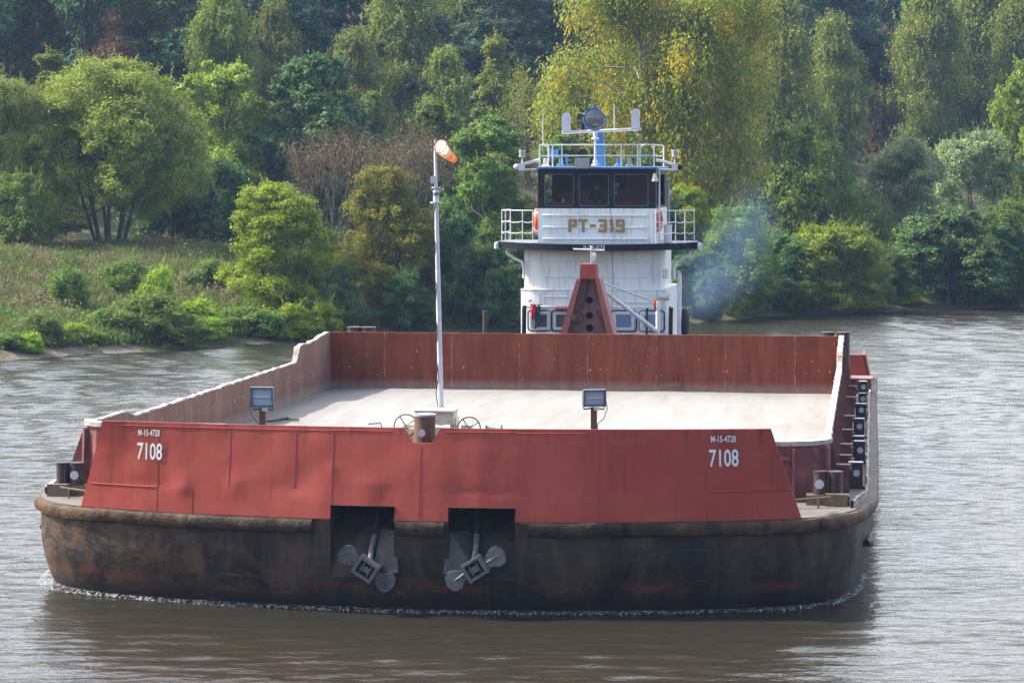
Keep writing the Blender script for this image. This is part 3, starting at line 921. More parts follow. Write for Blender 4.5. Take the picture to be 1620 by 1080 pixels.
    for v, z0, z1 in ((-11.55, 1.5, 2.84), (-7.13, 1.52, 2.62), (-2.62, 1.92, 2.84), (-9.2, 1.95, 2.84), (-10.9, 1.5, 1.9), (-4.3, 1.5, 2.8), (-10.3, 1.93, 2.84), (-8.6, 1.75, 2.84)):
        seam([on(v, z0 + (z1 - z0) * k / 10) for k in range(11)], 0.0045)
    return b.build('bow_bulwark', M['bulwark'], barge, smooth=True), on
bulw, on_plate = bulwark()
WM_b = WM[bulw.name]
# thin pale bead along the bottom of the bulwark
ex = (L(1, 0, 0) - L(0, 0, 0)); ez = Vector((0, 0, 1))
def plate_text(body, px, py, height, narrow, bold):
    # find the plate point in the column px
    best = None
    for k in range(400):
        v = -12.9 + k * 0.029
        for z in ((1.9, 2.4) if k % 4 else (2.1,)):
            pass
    v0 = None
    z = HC - (py - HY) / F * 41.6
    lo, hi = -12.8, -1.3
    for _ in range(40):
        m_ = (lo + hi) / 2
        s = (m_ - BL[0]) / (BR[0] - BL[0]); vt = lean_v(m_)
        k = (z - HD) / (2.92 - HD)
        vv = m_ + (vt - m_) * k
        uu = ubow(m_) * (1 - k) + (40.72 + (0.5 / 5.54 ** 2 if s < 0.5 else 0.65 / 5.36 ** 2) * (vt + 7) ** 2) * k
        p = L(vv, uu, z)
        X = HX + F * p.x / p.y
        if X < px: lo = m_
        else: hi = m_
    z = HC - (py - HY) / F * p.y
    e1 = on_plate(m_ + 0.35, z); e0 = on_plate(m_ - 0.35, z)
    t0 = on_plate(m_, z + 0.3); t1 = on_plate(m_, z)
    ex_ = (e1 - e0); ex_.z = 0; ex_.normalize()
    ez_ = (t0 - t1).normalized(); ez_ = (ez_ - ex_ * ez_.dot(ex_)).normalized()
    return text_mesh(body, height, M['lettering'], 'painted_number', bulw, Vector((p.x, p.y, z)), ex_, ez_, narrow, bold, 0.014)
plate_text('7108', 237, 726, 0.265, 0.62, 0.012)
plate_text('M-15-4728', 236, 689, 0.10, 0.62, 0.010)
plate_text('7108', 1145, 737, 0.265, 0.64, 0.012)
plate_text('M-15-4728', 1144, 699, 0.10, 0.64, 0.010)

# ---- hold: floor, side walls, front and back bulkheads
VL, VR, UF, UB = -13.65, -0.83, 43.85, 64.45
ZF = 1.54
b = MB()
rows = []
for i in range(30):
    u = UF + 0.1 + (UB - UF - 0.1) * i / 29
    rows.append([L(VL + (VR - VL) * j / 24, u, ZF + 0.02 * noise.noise(Vector((j * .6, i * .6, 0)))) for j in range(25)])
b.grid(rows)
b.build('hold_floor', M['floor'], barge, smooth=True)

def ztop(u, left):
    if left:
        if u < 46.3: return 2.59
        if u < 46.9: return 2.59 - 0.14 * (u - 46.3) / 0.6
    z = 2.45
    z += 0.37 * sstep(60.5, 60.95, u) + 0.12 * sstep(62.0, 64.2, u)
    return z
TH = 0.10
def side_wall(v, sgn, left):                          # sgn: outward direction
    b = MB()
    us = sorted(set([UF + 0.55] + [UF + 0.6 + k * 0.5 for k in range(int((UB - UF - 0.6) / 0.5) + 1)] + [46.3, 46.9, 60.5, 60.65, 60.8, 60.95, 62, UB]))
    inn = [[L(v, u, ZF - 0.05), L(v + 0.012 * math.sin(u * 5), u, 2.0), L(v, u, ztop(u, left))] for u in us]
    outr = [[L(v + sgn * TH, u, HD), L(v + sgn * TH, u, 2.0), L(v + sgn * TH, u, ztop(u, left))] for u in us]
    b.grid(inn); b.grid(outr, mi=1)
    b.grid([[p[-1] for p in inn], [p[-1] for p in outr]])
    b.grid([inn[0], outr[0]]); b.grid([inn[-1], outr[-1]])
    w = b.build('side_wall', [M['hold_side'], M['dark_red']], barge)
    # lime-crusted rim
    b = MB(); rows = []
    rr = random.Random(3)
    u = UF + 0.55
    while u <= UB + 0.01:
        z = ztop(u, left)
        a = 0.018 + 0.03 * noise.noise(Vector((u * 2.1, 1, 0))); c = TH + 0.015 + 0.035 * noise.noise(Vector((u * 2.7, 5, 0))); h = 0.018 + 0.03 * noise.noise(Vector((u * 1.7, 9, 0)))
        z += 0.035 * noise.noise(Vector((u * 3.3, 2, sgn))); rows.append([L(v - sgn * a, u, z - 0.01), L(v - sgn * a * 0.8, u, z + h), L(v + sgn * c * 0.9, u, z + h * 0.9), L(v + sgn * c, u, z - 0.02)])
        u += 0.16
    b.grid(rows, closed=True)
    b.add(rows[0], [(0, 1, 2, 3)]); b.add(rows[-1], [(0, 1, 2, 3)])
    b.build('rim', M['lime'], w, smooth=True)
    return w
wl = side_wall(VL, -1, True); wr = side_wall(VR, 1, False)

# front bulkhead with rounded corners
fp = [(VL, UF + 0.55), (VL + 0.06, UF + 0.25), (VL + 0.25, UF + 0.06), (VL + 0.55, UF)]
fp += [(VL + 0.55 + (VR - VL - 1.1) * k / 24, UF - 0.15 * math.sin(PI * k / 24)) for k in range(1, 24)]
fp += [(VR - 0.55, UF), (VR - 0.25, UF + 0.06), (VR - 0.06, UF + 0.25), (VR, UF + 0.55)]
fn = []
for i in range(len(fp)):
    a, c = fp[max(0, i - 1)], fp[min(len(fp) - 1, i + 1)]
    t = Vector((c[0] - a[0], c[1] - a[1])).normalized(); fn.append(Vector((t.y, -t.x)))
def zfront(i): return 2.59 if i < 8 else (2.45 if i < 20 else 2.40 + 0.05 * (i - 20) / (len(fp) - 21))
b = MB()
inn = [[L(v, u, ZF - 0.05), L(v, u, zfront(i))] for i, (v, u) in enumerate(fp)]
outr = [[L(v + n.x * TH, u + n.y * TH, HD), L(v + n.x * TH, u + n.y * TH, zfront(i))] for i, ((v, u), n) in enumerate(zip(fp, fn))]
b.grid(inn); b.grid(outr, mi=1); b.grid([[p[-1] for p in inn], [p[-1] for p in outr]])
fw = b.build('front_wall', [M['hold_side'], M['dark_red']], barge)
b = MB(); rows = []
for i, ((v, u), n) in enumerate(zip(fp, fn)):
    z = zfront(i); a = 0.05; c = TH + 0.06 + 0.02 * noise.noise(Vector((v * 2, u * 2, 0)))
    rows.append([L(v - n.x * a, u - n.y * a, z - 0.01), L(v - n.x * a, u - n.y * a, z + 0.05), L(v + n.x * c, u + n.y * c, z + 0.045), L(v + n.x * c, u + n.y * c, z - 0.03)])
b.grid(rows, closed=True); b.add(rows[0], [(0, 1, 2, 3)]); b.add(rows[-1], [(0, 1, 2, 3)])
b.build('rim', M['lime'], fw, smooth=True)
# stiffeners on the outside of the front bulkhead (both shoulders)
def rib_at(v, u, n, z0, z1, w=0.05, d=0.14, mat='dark_red', dtop=None):
    t = Vector((-n.y, n.x))
    b = MB()
    def q(a, e, z): return L(v + n.x * a + t.x * e, u + n.y * a + t.y * e, z)
    vs = [q(a, e, z) for z, dd in ((z0, d), (z1, d * 0.75 if dtop is None else dtop)) for (a, e) in ((0, -w / 2), (dd, -w / 2), (dd, w / 2), (0, w / 2))]
    b.add(vs, [(3, 2, 1, 0), (4, 5, 6, 7), (0, 1, 5, 4), (1, 2, 6, 5), (2, 3, 7, 6), (3, 0, 4, 7)])
    return b.build('rib', M[mat], barge)
for v in (-12.95, -2.55, -2.12, -1.68, -1.33):
    rib_at(v, UF - TH, Vector((0, -1)), HD, 2.36)
rib_at(VR - 0.05 + 0.06, UF + 0.18 - 0.04, Vector((0.6, -0.8)), HD, 2.36)
rib_at(VL + 0.0, UF + 0.18, Vector((-0.6, -0.8)), HD, 2.5)
for (v0, v1, z) in ((-2.50, -2.17, 2.13), (-2.07, -1.73, 2.15), (-2.50, -2.17, 1.78), (-2.07, -1.73, 1.80), (-1.63, -1.38, 2.2), (-13.2, -13.0, 2.12)):
    b = MB()
    b.box(L((v0 + v1) / 2, UF - TH - 0.05, z), (v1 - v0, 0.10, 0.07), Matrix.Rotation(-PSI, 3, 'Z'))
    b.build('stringer', M['rust_post'], barge)
# raking stiffeners down the outer faces of the side walls
u = UF + 0.9; k = 0
while u < UB:
    z1 = ztop(u, False) - 0.10
    rib_at(VR + TH, u, Vector((1, 0)), HD, z1, 0.035, 0.24 if k % 3 else 0.16, 'dark_red' if k % 3 else 'rust_post', 0.05)
    u += 0.42; k += 1
for u in (UF + 0.35, UF + 0.85, UF + 1.5):
    rib_at(VL - TH + 0.02, u, Vector((-1, 0)), HD, 2.50, 0.05, 0.42, 'dark_red', 0.05)
u = UF + 2.2
while u < UB:
    rib_at(VL - TH, u, Vector((-1, 0)), HD, ztop(u, True) - 0.1, 0.04, 0.13)
    u += 1.6
# knee brackets on the right-hand side deck
def bracket(u, w=0.32, h=0.46):
    b = MB()
    v0 = VR + TH
    Mx = Matrix.Rotation(-PSI, 3, 'Z')
    b.prism([[L(v0, u, HD), L(v0 + w, u, HD), L(v0 + w * 0.9, u, HD + h), L(v0, u, HD + h)]], L(0, 0.06, 0) - L(0, 0, 0))
    b.box(L(v0 + w / 2, u + 0.06, HD + h + 0.02), (w + 0.06, 0.22, 0.035), Mx)
    b.tube([L(v0 + w, u - 0.02, HD + h - 0.05), L(v0 + w, u + 0.2, HD + h - 0.05)], 0.035, 8)
    return b.build('knee_bracket', M['dark_red'], barge)
for u in (44.9, 46.4, 48.3, 51.0, 53.9, 58.4, 61.4, 63.6): bracket(u)
# rope / white paint edge bar along the right side of the deck
b = MB()
pts = []
for i in range(NO):
    v, u = OUT[i]
    if v > CV and 42.9 < u: pts.append((v - ONRM[i].x * 0.10, u - ONRM[i].y * 0.10))
fine = []
for (a, c) in zip(pts, pts[1:]):
    n = max(1, int(math.hypot(c[0] - a[0], c[1] - a[1]) / 0.3))
    for j in range(n): fine.append((a[0] + (c[0] - a[0]) * j / n, a[1] + (c[1] - a[1]) * j / n))
rows = []
for v, u in fine:
    w = 0.022 + 0.012 * noise.noise(Vector((u * 1.9, 3, 1))); h = max(0.012, 0.10 + 0.16 * noise.noise(Vector((u * 0.9, 0, 0))))
    v += 0.05 * noise.noise(Vector((u * 1.3, 7, 0)))
    rows.append([L(v - w, u, HD), L(v - w, u, HD + h), L(v + w, u, HD + h), L(v + w, u, HD)])
b.grid(rows, closed=True)
b.build('deck_coaming', M['lime'], barge)
b = MB()
pts = []
for i in range(NO):
    v, u = OUT[i]
    if v < CV and 42.9 < u: pts.append((v - ONRM[i].x * 0.10, u - ONRM[i].y * 0.10))
b.grid([[L(v - .04, u, HD), L(v - .04, u, HD + .12), L(v + .04, u, HD + .12), L(v + .04, u, HD)] for v, u in pts], closed=True)
b.build('deck_coaming', M['lime'], barge)

# back bulkhead
b = MB()
n = 30
inn, outr = [], []
for k in range(n + 1):
    v = VL + (VR - VL) * k / n
    d = 0.012 * math.sin(k * 2.3) + 0.01 * noise.noise(Vector((k, 0, 0)))
    zt = 2.945 + 0.012 * noise.noise(Vector((k * .7, 2, 0)))
    inn.append([L(v, UB + d * .3, ZF - 0.05), L(v, UB + d, 2.08), L(v, UB, zt)]); outr.append([L(v, UB + TH, HD), L(v, UB + TH, 2.08), L(v, UB + TH, zt)])
b.grid(inn); b.grid(outr); b.grid([[p[-1] for p in inn], [p[-1] for p in outr]])
Mx = Matrix.Rotation(-PSI, 3, 'Z')
b.box(L(-11.6, UB - 0.02, 1.72), (0.28, 0.05, 0.36), Mx)       # doubler plate low on the left
b.box(L(-4.9, UB - 0.02, 1.74), (0.35, 0.05, 0.16), Mx)
bw = b.build('back_wall', M['hold_back'], barge)
# bollards and stern bulwark behind the hold
def bollard_round(v, u, r, h, z0=HD, mat='bollard', cap=0.03):
    b = MB()
    b.cyl(L(v, u, z0), r, h - cap, 18); b.cyl(L(v, u, z0 + h - cap), r * 1.12, cap, 18); b.cyl(L(v, u, z0), r * 1.3, 0.05, 18)
    return b.build('bollard', M[mat], barge, smooth=True)
for v in (-13.45, -13.08): bollard_round(v, 66.6, 0.18, 1.47, mat='bollard')
for v in (-1.15, -0.76): bollard_round(v, 66.6, 0.16, 1.44, mat='bollard')
b = MB()
b.prism([[L(-0.72, 68.2, HD), L(-0.05, 68.2, HD), L(-0.22, 68.2, HD + 0.75), L(-0.72, 68.2, HD + 0.75)]], L(0, 0.08, 0) - L(0, 0, 0))
b.prism([[L(-0.05, 68.2, HD), L(-0.05, 70.3, HD), L(-0.22, 70.3, HD + 0.75), L(-0.22, 68.2, HD + 0.75)]], L(-0.06, 0, 0) - L(0, 0, 0))
b.build('stern_bulwark', M['bulwark'], barge)
b = MB()
b.box(L(-0.42, 65.6, HD + 0.17), (0.72, 0.9, 0.34), Mx); b.box(L(-0.42, 65.6, HD + 0.36), (0.80, 1.0, 0.04), Mx)
b.build('deck_locker', M['mauve_red'], barge)

# square bollards with a pale disc down the right side deck
def bollard_box(v, u, w, h, dia):
    b = MB()
    b.box(L(v, u, HD + h / 2), (w, w * 0.8, h), Mx)
    b.box(L(v, u, HD + h + 0.012), (w * 1.12, w * 0.95, 0.024), Mx, mi=1)  # pale top plate paints in the sunlight on the bollard top
    b.box(L(v, u, HD + 0.02), (w * 1.3, w * 1.1, 0.04), Mx)
    o = b.build('bollard', [M['bollard'], M['disc']], barge, bevel=0.01)
    b = MB()
    b.cyl(L(v + 0.01, u - w * 0.4, HD + h * 0.62), dia / 2, 0.012, 20, Mx @ Matrix.Rotation(R(90), 3, 'X'))
    b.build('disc', M['disc'], o)
for (px, yb, h, w) in ((1354, 771, 0.43, 0.24), (1360, 732, 0.40, 0.2), (1358, 720, 0.36, 0.22), (1359, 691, 0.37, 0.22), (1362, 662, 0.32, 0.23), (1370, 643, 0.30, 0.18), (1371, 625, 0.33, 0.19)):
    v, u, _ = toL(Pz(px, yb, HD))
    bollard_box(min(v, -0.26), u, w, h, 0.115)

# twin bollards on the shoulders of the bow, the centre bitt, chocks and low rails
def twin_bollard(v, u, disc_v):
    b = MB()
    for e in (-0.125, 0.125):
        b.cyl(L(v + e, u, HD + 0.16), 0.118, 0.36, 16)
        b.tube([L(v + e + 0.07, u - 0.115, HD + 0.17), L(v + e + 0.07, u - 0.115, HD + 0.5)], 0.016, 6)
    for e in (-0.125, 0.125): b.cyl(L(v + e, u, HD + 0.52), 0.128, 0.03, 16)
    b.box(L(v, u, HD + 0.08), (0.72, 0.34, 0.16), Mx, mi=1)
    b.box(L(v - 0.14 * (1 if v < CV else -1), u - 0.22, HD + 0.10), (0.36, 0.16, 0.20), Mx, mi=1)
    o = b.build('twin_bollard', [M['bollard'], M['olive_steel']], barge, smooth=True)
    b = MB()
    b.cyl(L(disc_v, u - 0.118, HD + 0.34), 0.075, 0.012, 20, Mx @ Matrix.Rotation(R(90), 3, 'X'))
    b.build('disc', M['disc'], o)
    b = MB()
    s_ = 1 if v < CV else -1
    b.tube([L(v - 0.05 * s_, u - 0.42, HD + 0.17), L(v + 0.75 * s_, u - 0.75, HD + 0.13)], 0.018, 6)
    for k in (0.15, 0.6): b.tube([L(v + k * s_, u - 0.52 - 0.2 * k, HD), L(v + k * s_, u - 0.52 - 0.2 * k, HD + 0.15)], 0.016, 6)
    b.build('step_rail', M['olive_steel'], barge)
p = toL(Pz(98, 783, HD)); twin_bollard(p[0] + 0.10, p[1] + 0.15, p[0] + 0.21)
p = toL(Pz(1310, 797, HD)); twin_bollard(p[0], p[1], p[0] - 0.14)
v, u, _ = toL(P(672, 675, 41.75))
b = MB()
b.cyl(L(v, u, HD), 0.172, 1.59, 24, mi=0); b.cyl(L(v, u, HD + 1.59), 0.184, 0.035, 24, mi=1); b.box(L(v, u, HD + 0.03), (0.5, 0.5, 0.06), Mx)
o = b.build('centre_bitt', [M['rust_post'], M['grey_metal']], barge, smooth=True)
b = MB(); b.cyl(L(v - 0.02, u - 0.168, HD + 1.33), 0.060, 0.012, 20, Mx @ Matrix.Rotation(R(90), 3, 'X')); b.build('disc', M['disc'], o)

# ---- anchors hanging in the pockets
def anchor(px, py, ang, label, flip):
    c = P(px, py, 40.75)
    vv, uu, zz = toL(c)
    uu = ubow(vv) - 0.13
    root = empty('anchor', L(vv, uu, zz), -PSI, label, 'anchor', 'stockless anchors at the bow')
    Rz = Matrix.Rotation(-PSI, 3, 'Z')
    A = Rz @ Matrix.Rotation(ang, 3, 'Y')               # local x: arm direction, z: away along the shank, -y: towards the viewer
    def q(x, y, z): return L(vv, uu, zz) + A @ (Vector((x * 0.95, y, z)) * 0.95)
    # crown: an open box head
    b = MB()
    def bx(c_, d): b.box(q(*c_), d, A)
    bx((-0.17, -0.03, 0), (0.055, 0.26, 0.32)); bx((0.17, -0.03, 0), (0.055, 0.26, 0.32))
    bx((0, -0.03, 0.135), (0.29, 0.26, 0.05)); bx((0, -0.03, -0.135), (0.29, 0.26, 0.05))
    bx((0, 0.06, 0), (0.27, 0.05, 0.18)); bx((0.07, -0.06, 0), (0.035, 0.14, 0.18)); bx((-0.07, -0.06, 0), (0.035, 0.14, 0.18))
    bx((0.17, 0.0, -0.13), (0.09, 0.14, 0.05)); bx((-0.17, 0.0, -0.13), (0.09, 0.14, 0.05)); bx((0, 0, -0.15), (0.2, 0.1, 0.04))
    b.build('crown', M['anchor'], root, bevel=0.012)
    b = MB()
    b.cyl(q(0, 0.03, 0), 0.055, 0.14, 14, A @ Matrix.Rotation(R(90), 3, 'X'))
    b.build('shank_pin', M['anchor'], root, smooth=True)
    # flukes: rounded petals tilted away from each other
    for sgn in (-1, 1):
        prof = [(0.17, 0.06), (0.22, 0.075), (0.29, 0.115), (0.37, 0.165), (0.45, 0.175), (0.51, 0.14), (0.545, 0.07)]
        tilt = 0.25 if sgn < 0 else -0.35
        b = MB()
        def w(x, z, y): return q(sgn * x, -0.03 + y - tilt * (x - 0.17), z - sgn * 0.02)
        ring = [(x, z) for x, z in prof] + [(0.56, 0.0)] + [(x, -z) for x, z in reversed(prof)]
        frontv = [w(x, z, -0.03 - 0.02 * (1 - abs(z) / 0.17)) for x, z in ring]
        backv = [w(x, z, 0.03) for x, z in ring]
        k = len(ring); mid = [w(x, 0, -0.055) for x in (0.17, 0.3, 0.42, 0.54)]
        b.add(frontv + backv, [tuple(range(k)), tuple(range(2 * k - 1, k - 1, -1))] + [(i, (i + 1) % k, k + (i + 1) % k, k + i) for i in range(k)])
        b.tube([w(0.12, 0, -0.04), w(0.30, 0, -0.05), w(0.47, 0, -0.035)], [0.035, 0.024, 0.008], 6)
        b.build('fluke', M['anchor'], root)
    # shank up into the hawse
    top = L(vv + flip * 0.07, uu + 0.75, zz + 0.72)
    b = MB()
    b.tube([q(0, 0.0, 0.08), L(vv + flip * 0.03, uu + 0.22, zz + 0.28), L(vv + flip * 0.05, uu + 0.42, zz + 0.46)], [0.05, 0.045, 0.05], 8)
    b.build('shank', M['anchor'], root, smooth=True)
    b = MB()
    pts = [L(vv + flip * 0.05, uu + 0.42, zz + 0.46), L(vv + flip * 0.08, uu + 0.62, zz + 0.78), L(vv + flip * 0.09, uu + 0.72, zz + 1.0)]
    for i in range(9):
        k = i / 8
        a = pts[0].lerp(pts[1], k * 2) if k < 0.5 else pts[1].lerp(pts[2], k * 2 - 1)
        d = ((pts[1] - pts[0]) if k < 0.5 else (pts[2] - pts[1])).normalized()
        sd = d.cross(Vector((0, 1, 0.2))).normalized()
        if i % 2: sd = d.cross(sd).normalized()
        b.tube([a + d * 0.06 * math.cos(t_) + sd * 0.035 * math.sin(t_) for t_ in [j * PI / 4 for j in range(8)]], 0.014, 5, closed=True)
    b.build('chain', M['bollard'], root)
    return root
anchor(575, 903, R(33), 'anchor in the left bow pocket, one fluke bright and rimmed, shank up to a chain', 1)
anchor(752, 899, R(-33), 'anchor in the right bow pocket, its raised fluke pointing right and up', -1)

# ---- windlass, hand wheels on the foredeck
pw = P(690, 672, 42.5); vw, uw, _ = toL(pw)
wind = empty('anchor_windlass', L(vw, uw, HD), -PSI, 'cream anchor windlass on the foredeck behind the notched bow plate', 'windlass')
b = MB()
b.box(L(vw, uw + 0.1, HD + 0.3), (1.1, 0.7, 0.6), Mx); b.box(L(vw + 0.02, uw + 0.1, HD + 0.95), (0.42, 0.5, 0.75), Mx)
b.build('base_frame', M['cream'], wind, bevel=0.01)
b = MB()
b.box(L(vw, uw + 0.02, HD + 1.50), (0.64, 0.40, 0.20), Mx)
b.box(L(vw, uw - 0.02, HD + 1.62), (0.66, 0.44, 0.03), Mx); b.box(L(vw + 0.29, uw + 0.1, HD + 1.2), (0.1, 0.3, 0.62), Mx)
for k in range(7): b.cyl(L(vw - 0.27 + 0.09 * k, uw - 0.185, HD + 1.57), 0.010, 0.012, 8, Mx @ Matrix.Rotation(R(90), 3, 'X'))
b.build('gear_cover', M['cream'], wind, bevel=0.008)
for e, zc in ((-0.50, 1.36), (0.55, 1.33)):
    b = MB()
    ctr = L(vw + e, uw - 0.05, HD + zc)
    tilt = Mx @ Matrix.Rotation(R(-20), 3, 'X')
    b.tube([ctr + tilt @ Vector((0.19 * math.cos(t), 0, 0.19 * math.sin(t))) for t in [j * 2 * PI / 28 for j in range(28)]], 0.011, 6, closed=True)
    for j in range(4):
        a_ = j * PI / 2 + 0.6
        b.tube([ctr, ctr + tilt @ Vector((0.19 * math.cos(a_), 0, 0.19 * math.sin(a_)))], 0.009, 5)
    b.build('hand_wheel', M['bollard'], wind)
    b = MB()
    b.tube([ctr, ctr + tilt @ Vector((0, 0.3, 0))], 0.04, 10)
    b.box(L(vw + e * 0.9, uw + 0.1, HD + 0.95), (0.16, 0.2, 0.85), Mx)
    b.tube([L(vw + e * 0.8, uw, HD + zc - 0.08), L(vw + e * 0.8, uw - .16, HD + zc - 0.08)], 0.05, 10)
    b.build('gear_post', M['cream'], wind, smooth=True)
b = MB()
b.lathe(L(vw + 0.82, uw + 0.05, HD + 1.27), [(0.12, 0), (0.075, 0.06), (0.07, 0.2), (0.085, 0.24), (0.13, 0.26)], 16, Mx @ Matrix.Rotation(R(90), 3, 'Y'))
b.box(L(vw + 0.95, uw + 0.05, HD + 0.62), (0.12, 0.2, 1.2), Mx)
b.build('warping_drum', M['slate'], wind, smooth=True)
b = MB()
b.box(L(vw - 1.0, uw + 0.05, HD + 0.62), (0.25, 0.22, 1.32), Mx); b.box(L(vw - 0.82, uw + 0.05, HD + 1.26), (0.25, 0.16, 0.1), Mx)
b.tube([L(vw - 1.12, uw - 0.05, HD + 1.38), L(vw - 0.92, uw - 0.05, HD + 1.40), L(vw - 0.88, uw - 0.05, HD + 1.28)], 0.012, 6)
b.build('brake_lever', M['slate'], wind)

# ---- wind sock mast
pm = P(697.5, 641, 43.2); pt = P(688, 221, 43.2)
mast = empty('windsock_mast', L(*toL(pm)[:2], HD), -PSI, 'tall pale pole with a windsock at its top, on the barge foredeck', 'mast')
b = MB()
low = Vector((pm.x + (pm.x - pt.x) * 0.35, pm.y, HD))
def mp(k): return pm.lerp(pt, k)
b.tube([low, pm, mp(0.50)], [0.050, 0.046, 0.039], 12)
b.tube([mp(0.50), mp(0.502), mp(0.78)], [0.046, 0.038, 0.032], 12)
b.tube([mp(0.78), mp(0.782), mp(0.965), mp(0.97), pt], [0.034, 0.026, 0.022, 0.012, 0.012], 10)
b.build('pole', M['pole'], mast, smooth=True)
b = MB()
q_ = mp(0.79)
b.box(q_ + Vector((-0.05, -0.02, 0.26)), (0.09, 0.09, 0.12))
b.cyl(q_ + Vector((0.0, 0, 0.12)), 0.075, 0.02, 14); b.cyl(q_ + Vector((0, 0, -0.13)), 0.10, 0.02, 14); b.cyl(q_ + Vector((0, 0, -0.10)), 0.05, 0.1, 12)
b.cyl(q_ + Vector((0, 0, 0.0)), 0.055, 0.05, 12, mi=1); b.lathe(q_ + Vector((0, 0, 0.05)), [(0.05, 0), (0.035, 0.05), (0.06, 0.09)], 12)
b.tube([q_ + Vector((0.03, 0, 0.02)), q_ + Vector((0.09, 0, 0.11))], 0.008, 5); b.tube([q_ + Vector((-0.03, 0, 0.02)), q_ + Vector((-0.08, 0, 0.10))], 0.008, 5)
b.build('signal_lamp', [M['white_clean'], M['slate']], mast, smooth=True)
b = MB()
prev = [low + Vector((-.06, -.05, 1.2))] + [mp(k) + Vector((-0.05 - 0.03 * math.sin(k * 40), -0.04, 0)) for k in [0.05 * j for j in range(16)]]
b.tube(prev, 0.008, 5)
b.build('cable', M['rope'], mast)
# sock: tapering fabric tube with a wire hoop, mouth towards the viewer's left
def mat_sock():
    m, nt, bs, out = nmat('windsock_fabric')
    at = N(nt, 'ShaderNodeUVMap')
    sx = N(nt, 'ShaderNodeSeparateXYZ'); nt.links.new(at.outputs[0], sx.inputs[0])
    col = ramp(nt, sx.outputs[0], [(0.0, (0.80, 0.68, 0.58)), (0.42, (0.80, 0.62, 0.50)), (0.46, (0.85, 0.36, 0.10)), (0.62, (0.85, 0.36, 0.10)), (0.66, (0.80, 0.56, 0.42)), (0.80, (0.80, 0.56, 0.42)), (0.84, (0.85, 0.28, 0.04))], 'LINEAR')
    nt.links.new(col, bs.inputs['Base Color']); bs.inputs['Roughness'].default_value = 0.8
    tl = N(nt, 'ShaderNodeBsdfTranslucent'); nt.links.new(col, tl.inputs[0])
    mx = N(nt, 'ShaderNodeMixShader'); mx.inputs[0].default_value = 0.5
    nt.links.new(bs.outputs[0], mx.inputs[1]); nt.links.new(tl.outputs[0], mx.inputs[2]); nt.links.new(mx.outputs[0], out.inputs[0])
    return m
Ym = pm.y
mc = P(696.5, 231.5, Ym - 0.08); ec = P(719, 253, Ym + 0.35)
axis = (ec - mc)
ax = axis.normalized()
sa = ax.cross(Vector((0, 0, 1))).normalized(); sb = sa.cross(ax)
NS, NJ = 14, 20
vs, fs, uv = [], [], []
for i in range(NS + 1):
    k = i / NS
    ctr = mc + axis * k + Vector((0, 0, -0.02 * math.sin(k * PI)))
    r = 0.118 * (1 - k) + 0.055 * k
    for j in range(NJ):
        a_ = 2 * PI * j / NJ
        rr = r * (1 + 0.06 * math.sin(3 * a_ + k * 6) * k)
        vs.append(ctr + sa * rr * math.cos(a_) + sb * rr * math.sin(a_)); uv.append(k)
for i in range(NS):
    for j in range(NJ): fs.append((i * NJ + j, i * NJ + (j + 1) % NJ, (i + 1) * NJ + (j + 1) % NJ, (i + 1) * NJ + j))
b = MB(); b.add(vs, fs)
sock = b.build('windsock', mat_sock(), mast, smooth=True)
ul = sock.data.uv_layers.new(name='UVMap')
for lp in sock.data.loops: ul.data[lp.index].uv = (uv[lp.vertex_index], 0)
b = MB()
b.tube([mc + sa * 0.12 * math.cos(t) + sb * 0.12 * math.sin(t) for t in [j * 2 * PI / 24 for j in range(24)]], 0.008, 6, closed=True)
b.tube([mc + sb * 0.12, mc - sb * 0.12], 0.006, 5)
b.tube([mp(0.985), mc - sa * 0.12 + Vector((0, 0, 0.04))], 0.008, 5)
b.build('hoop', M['frame_red'], sock)

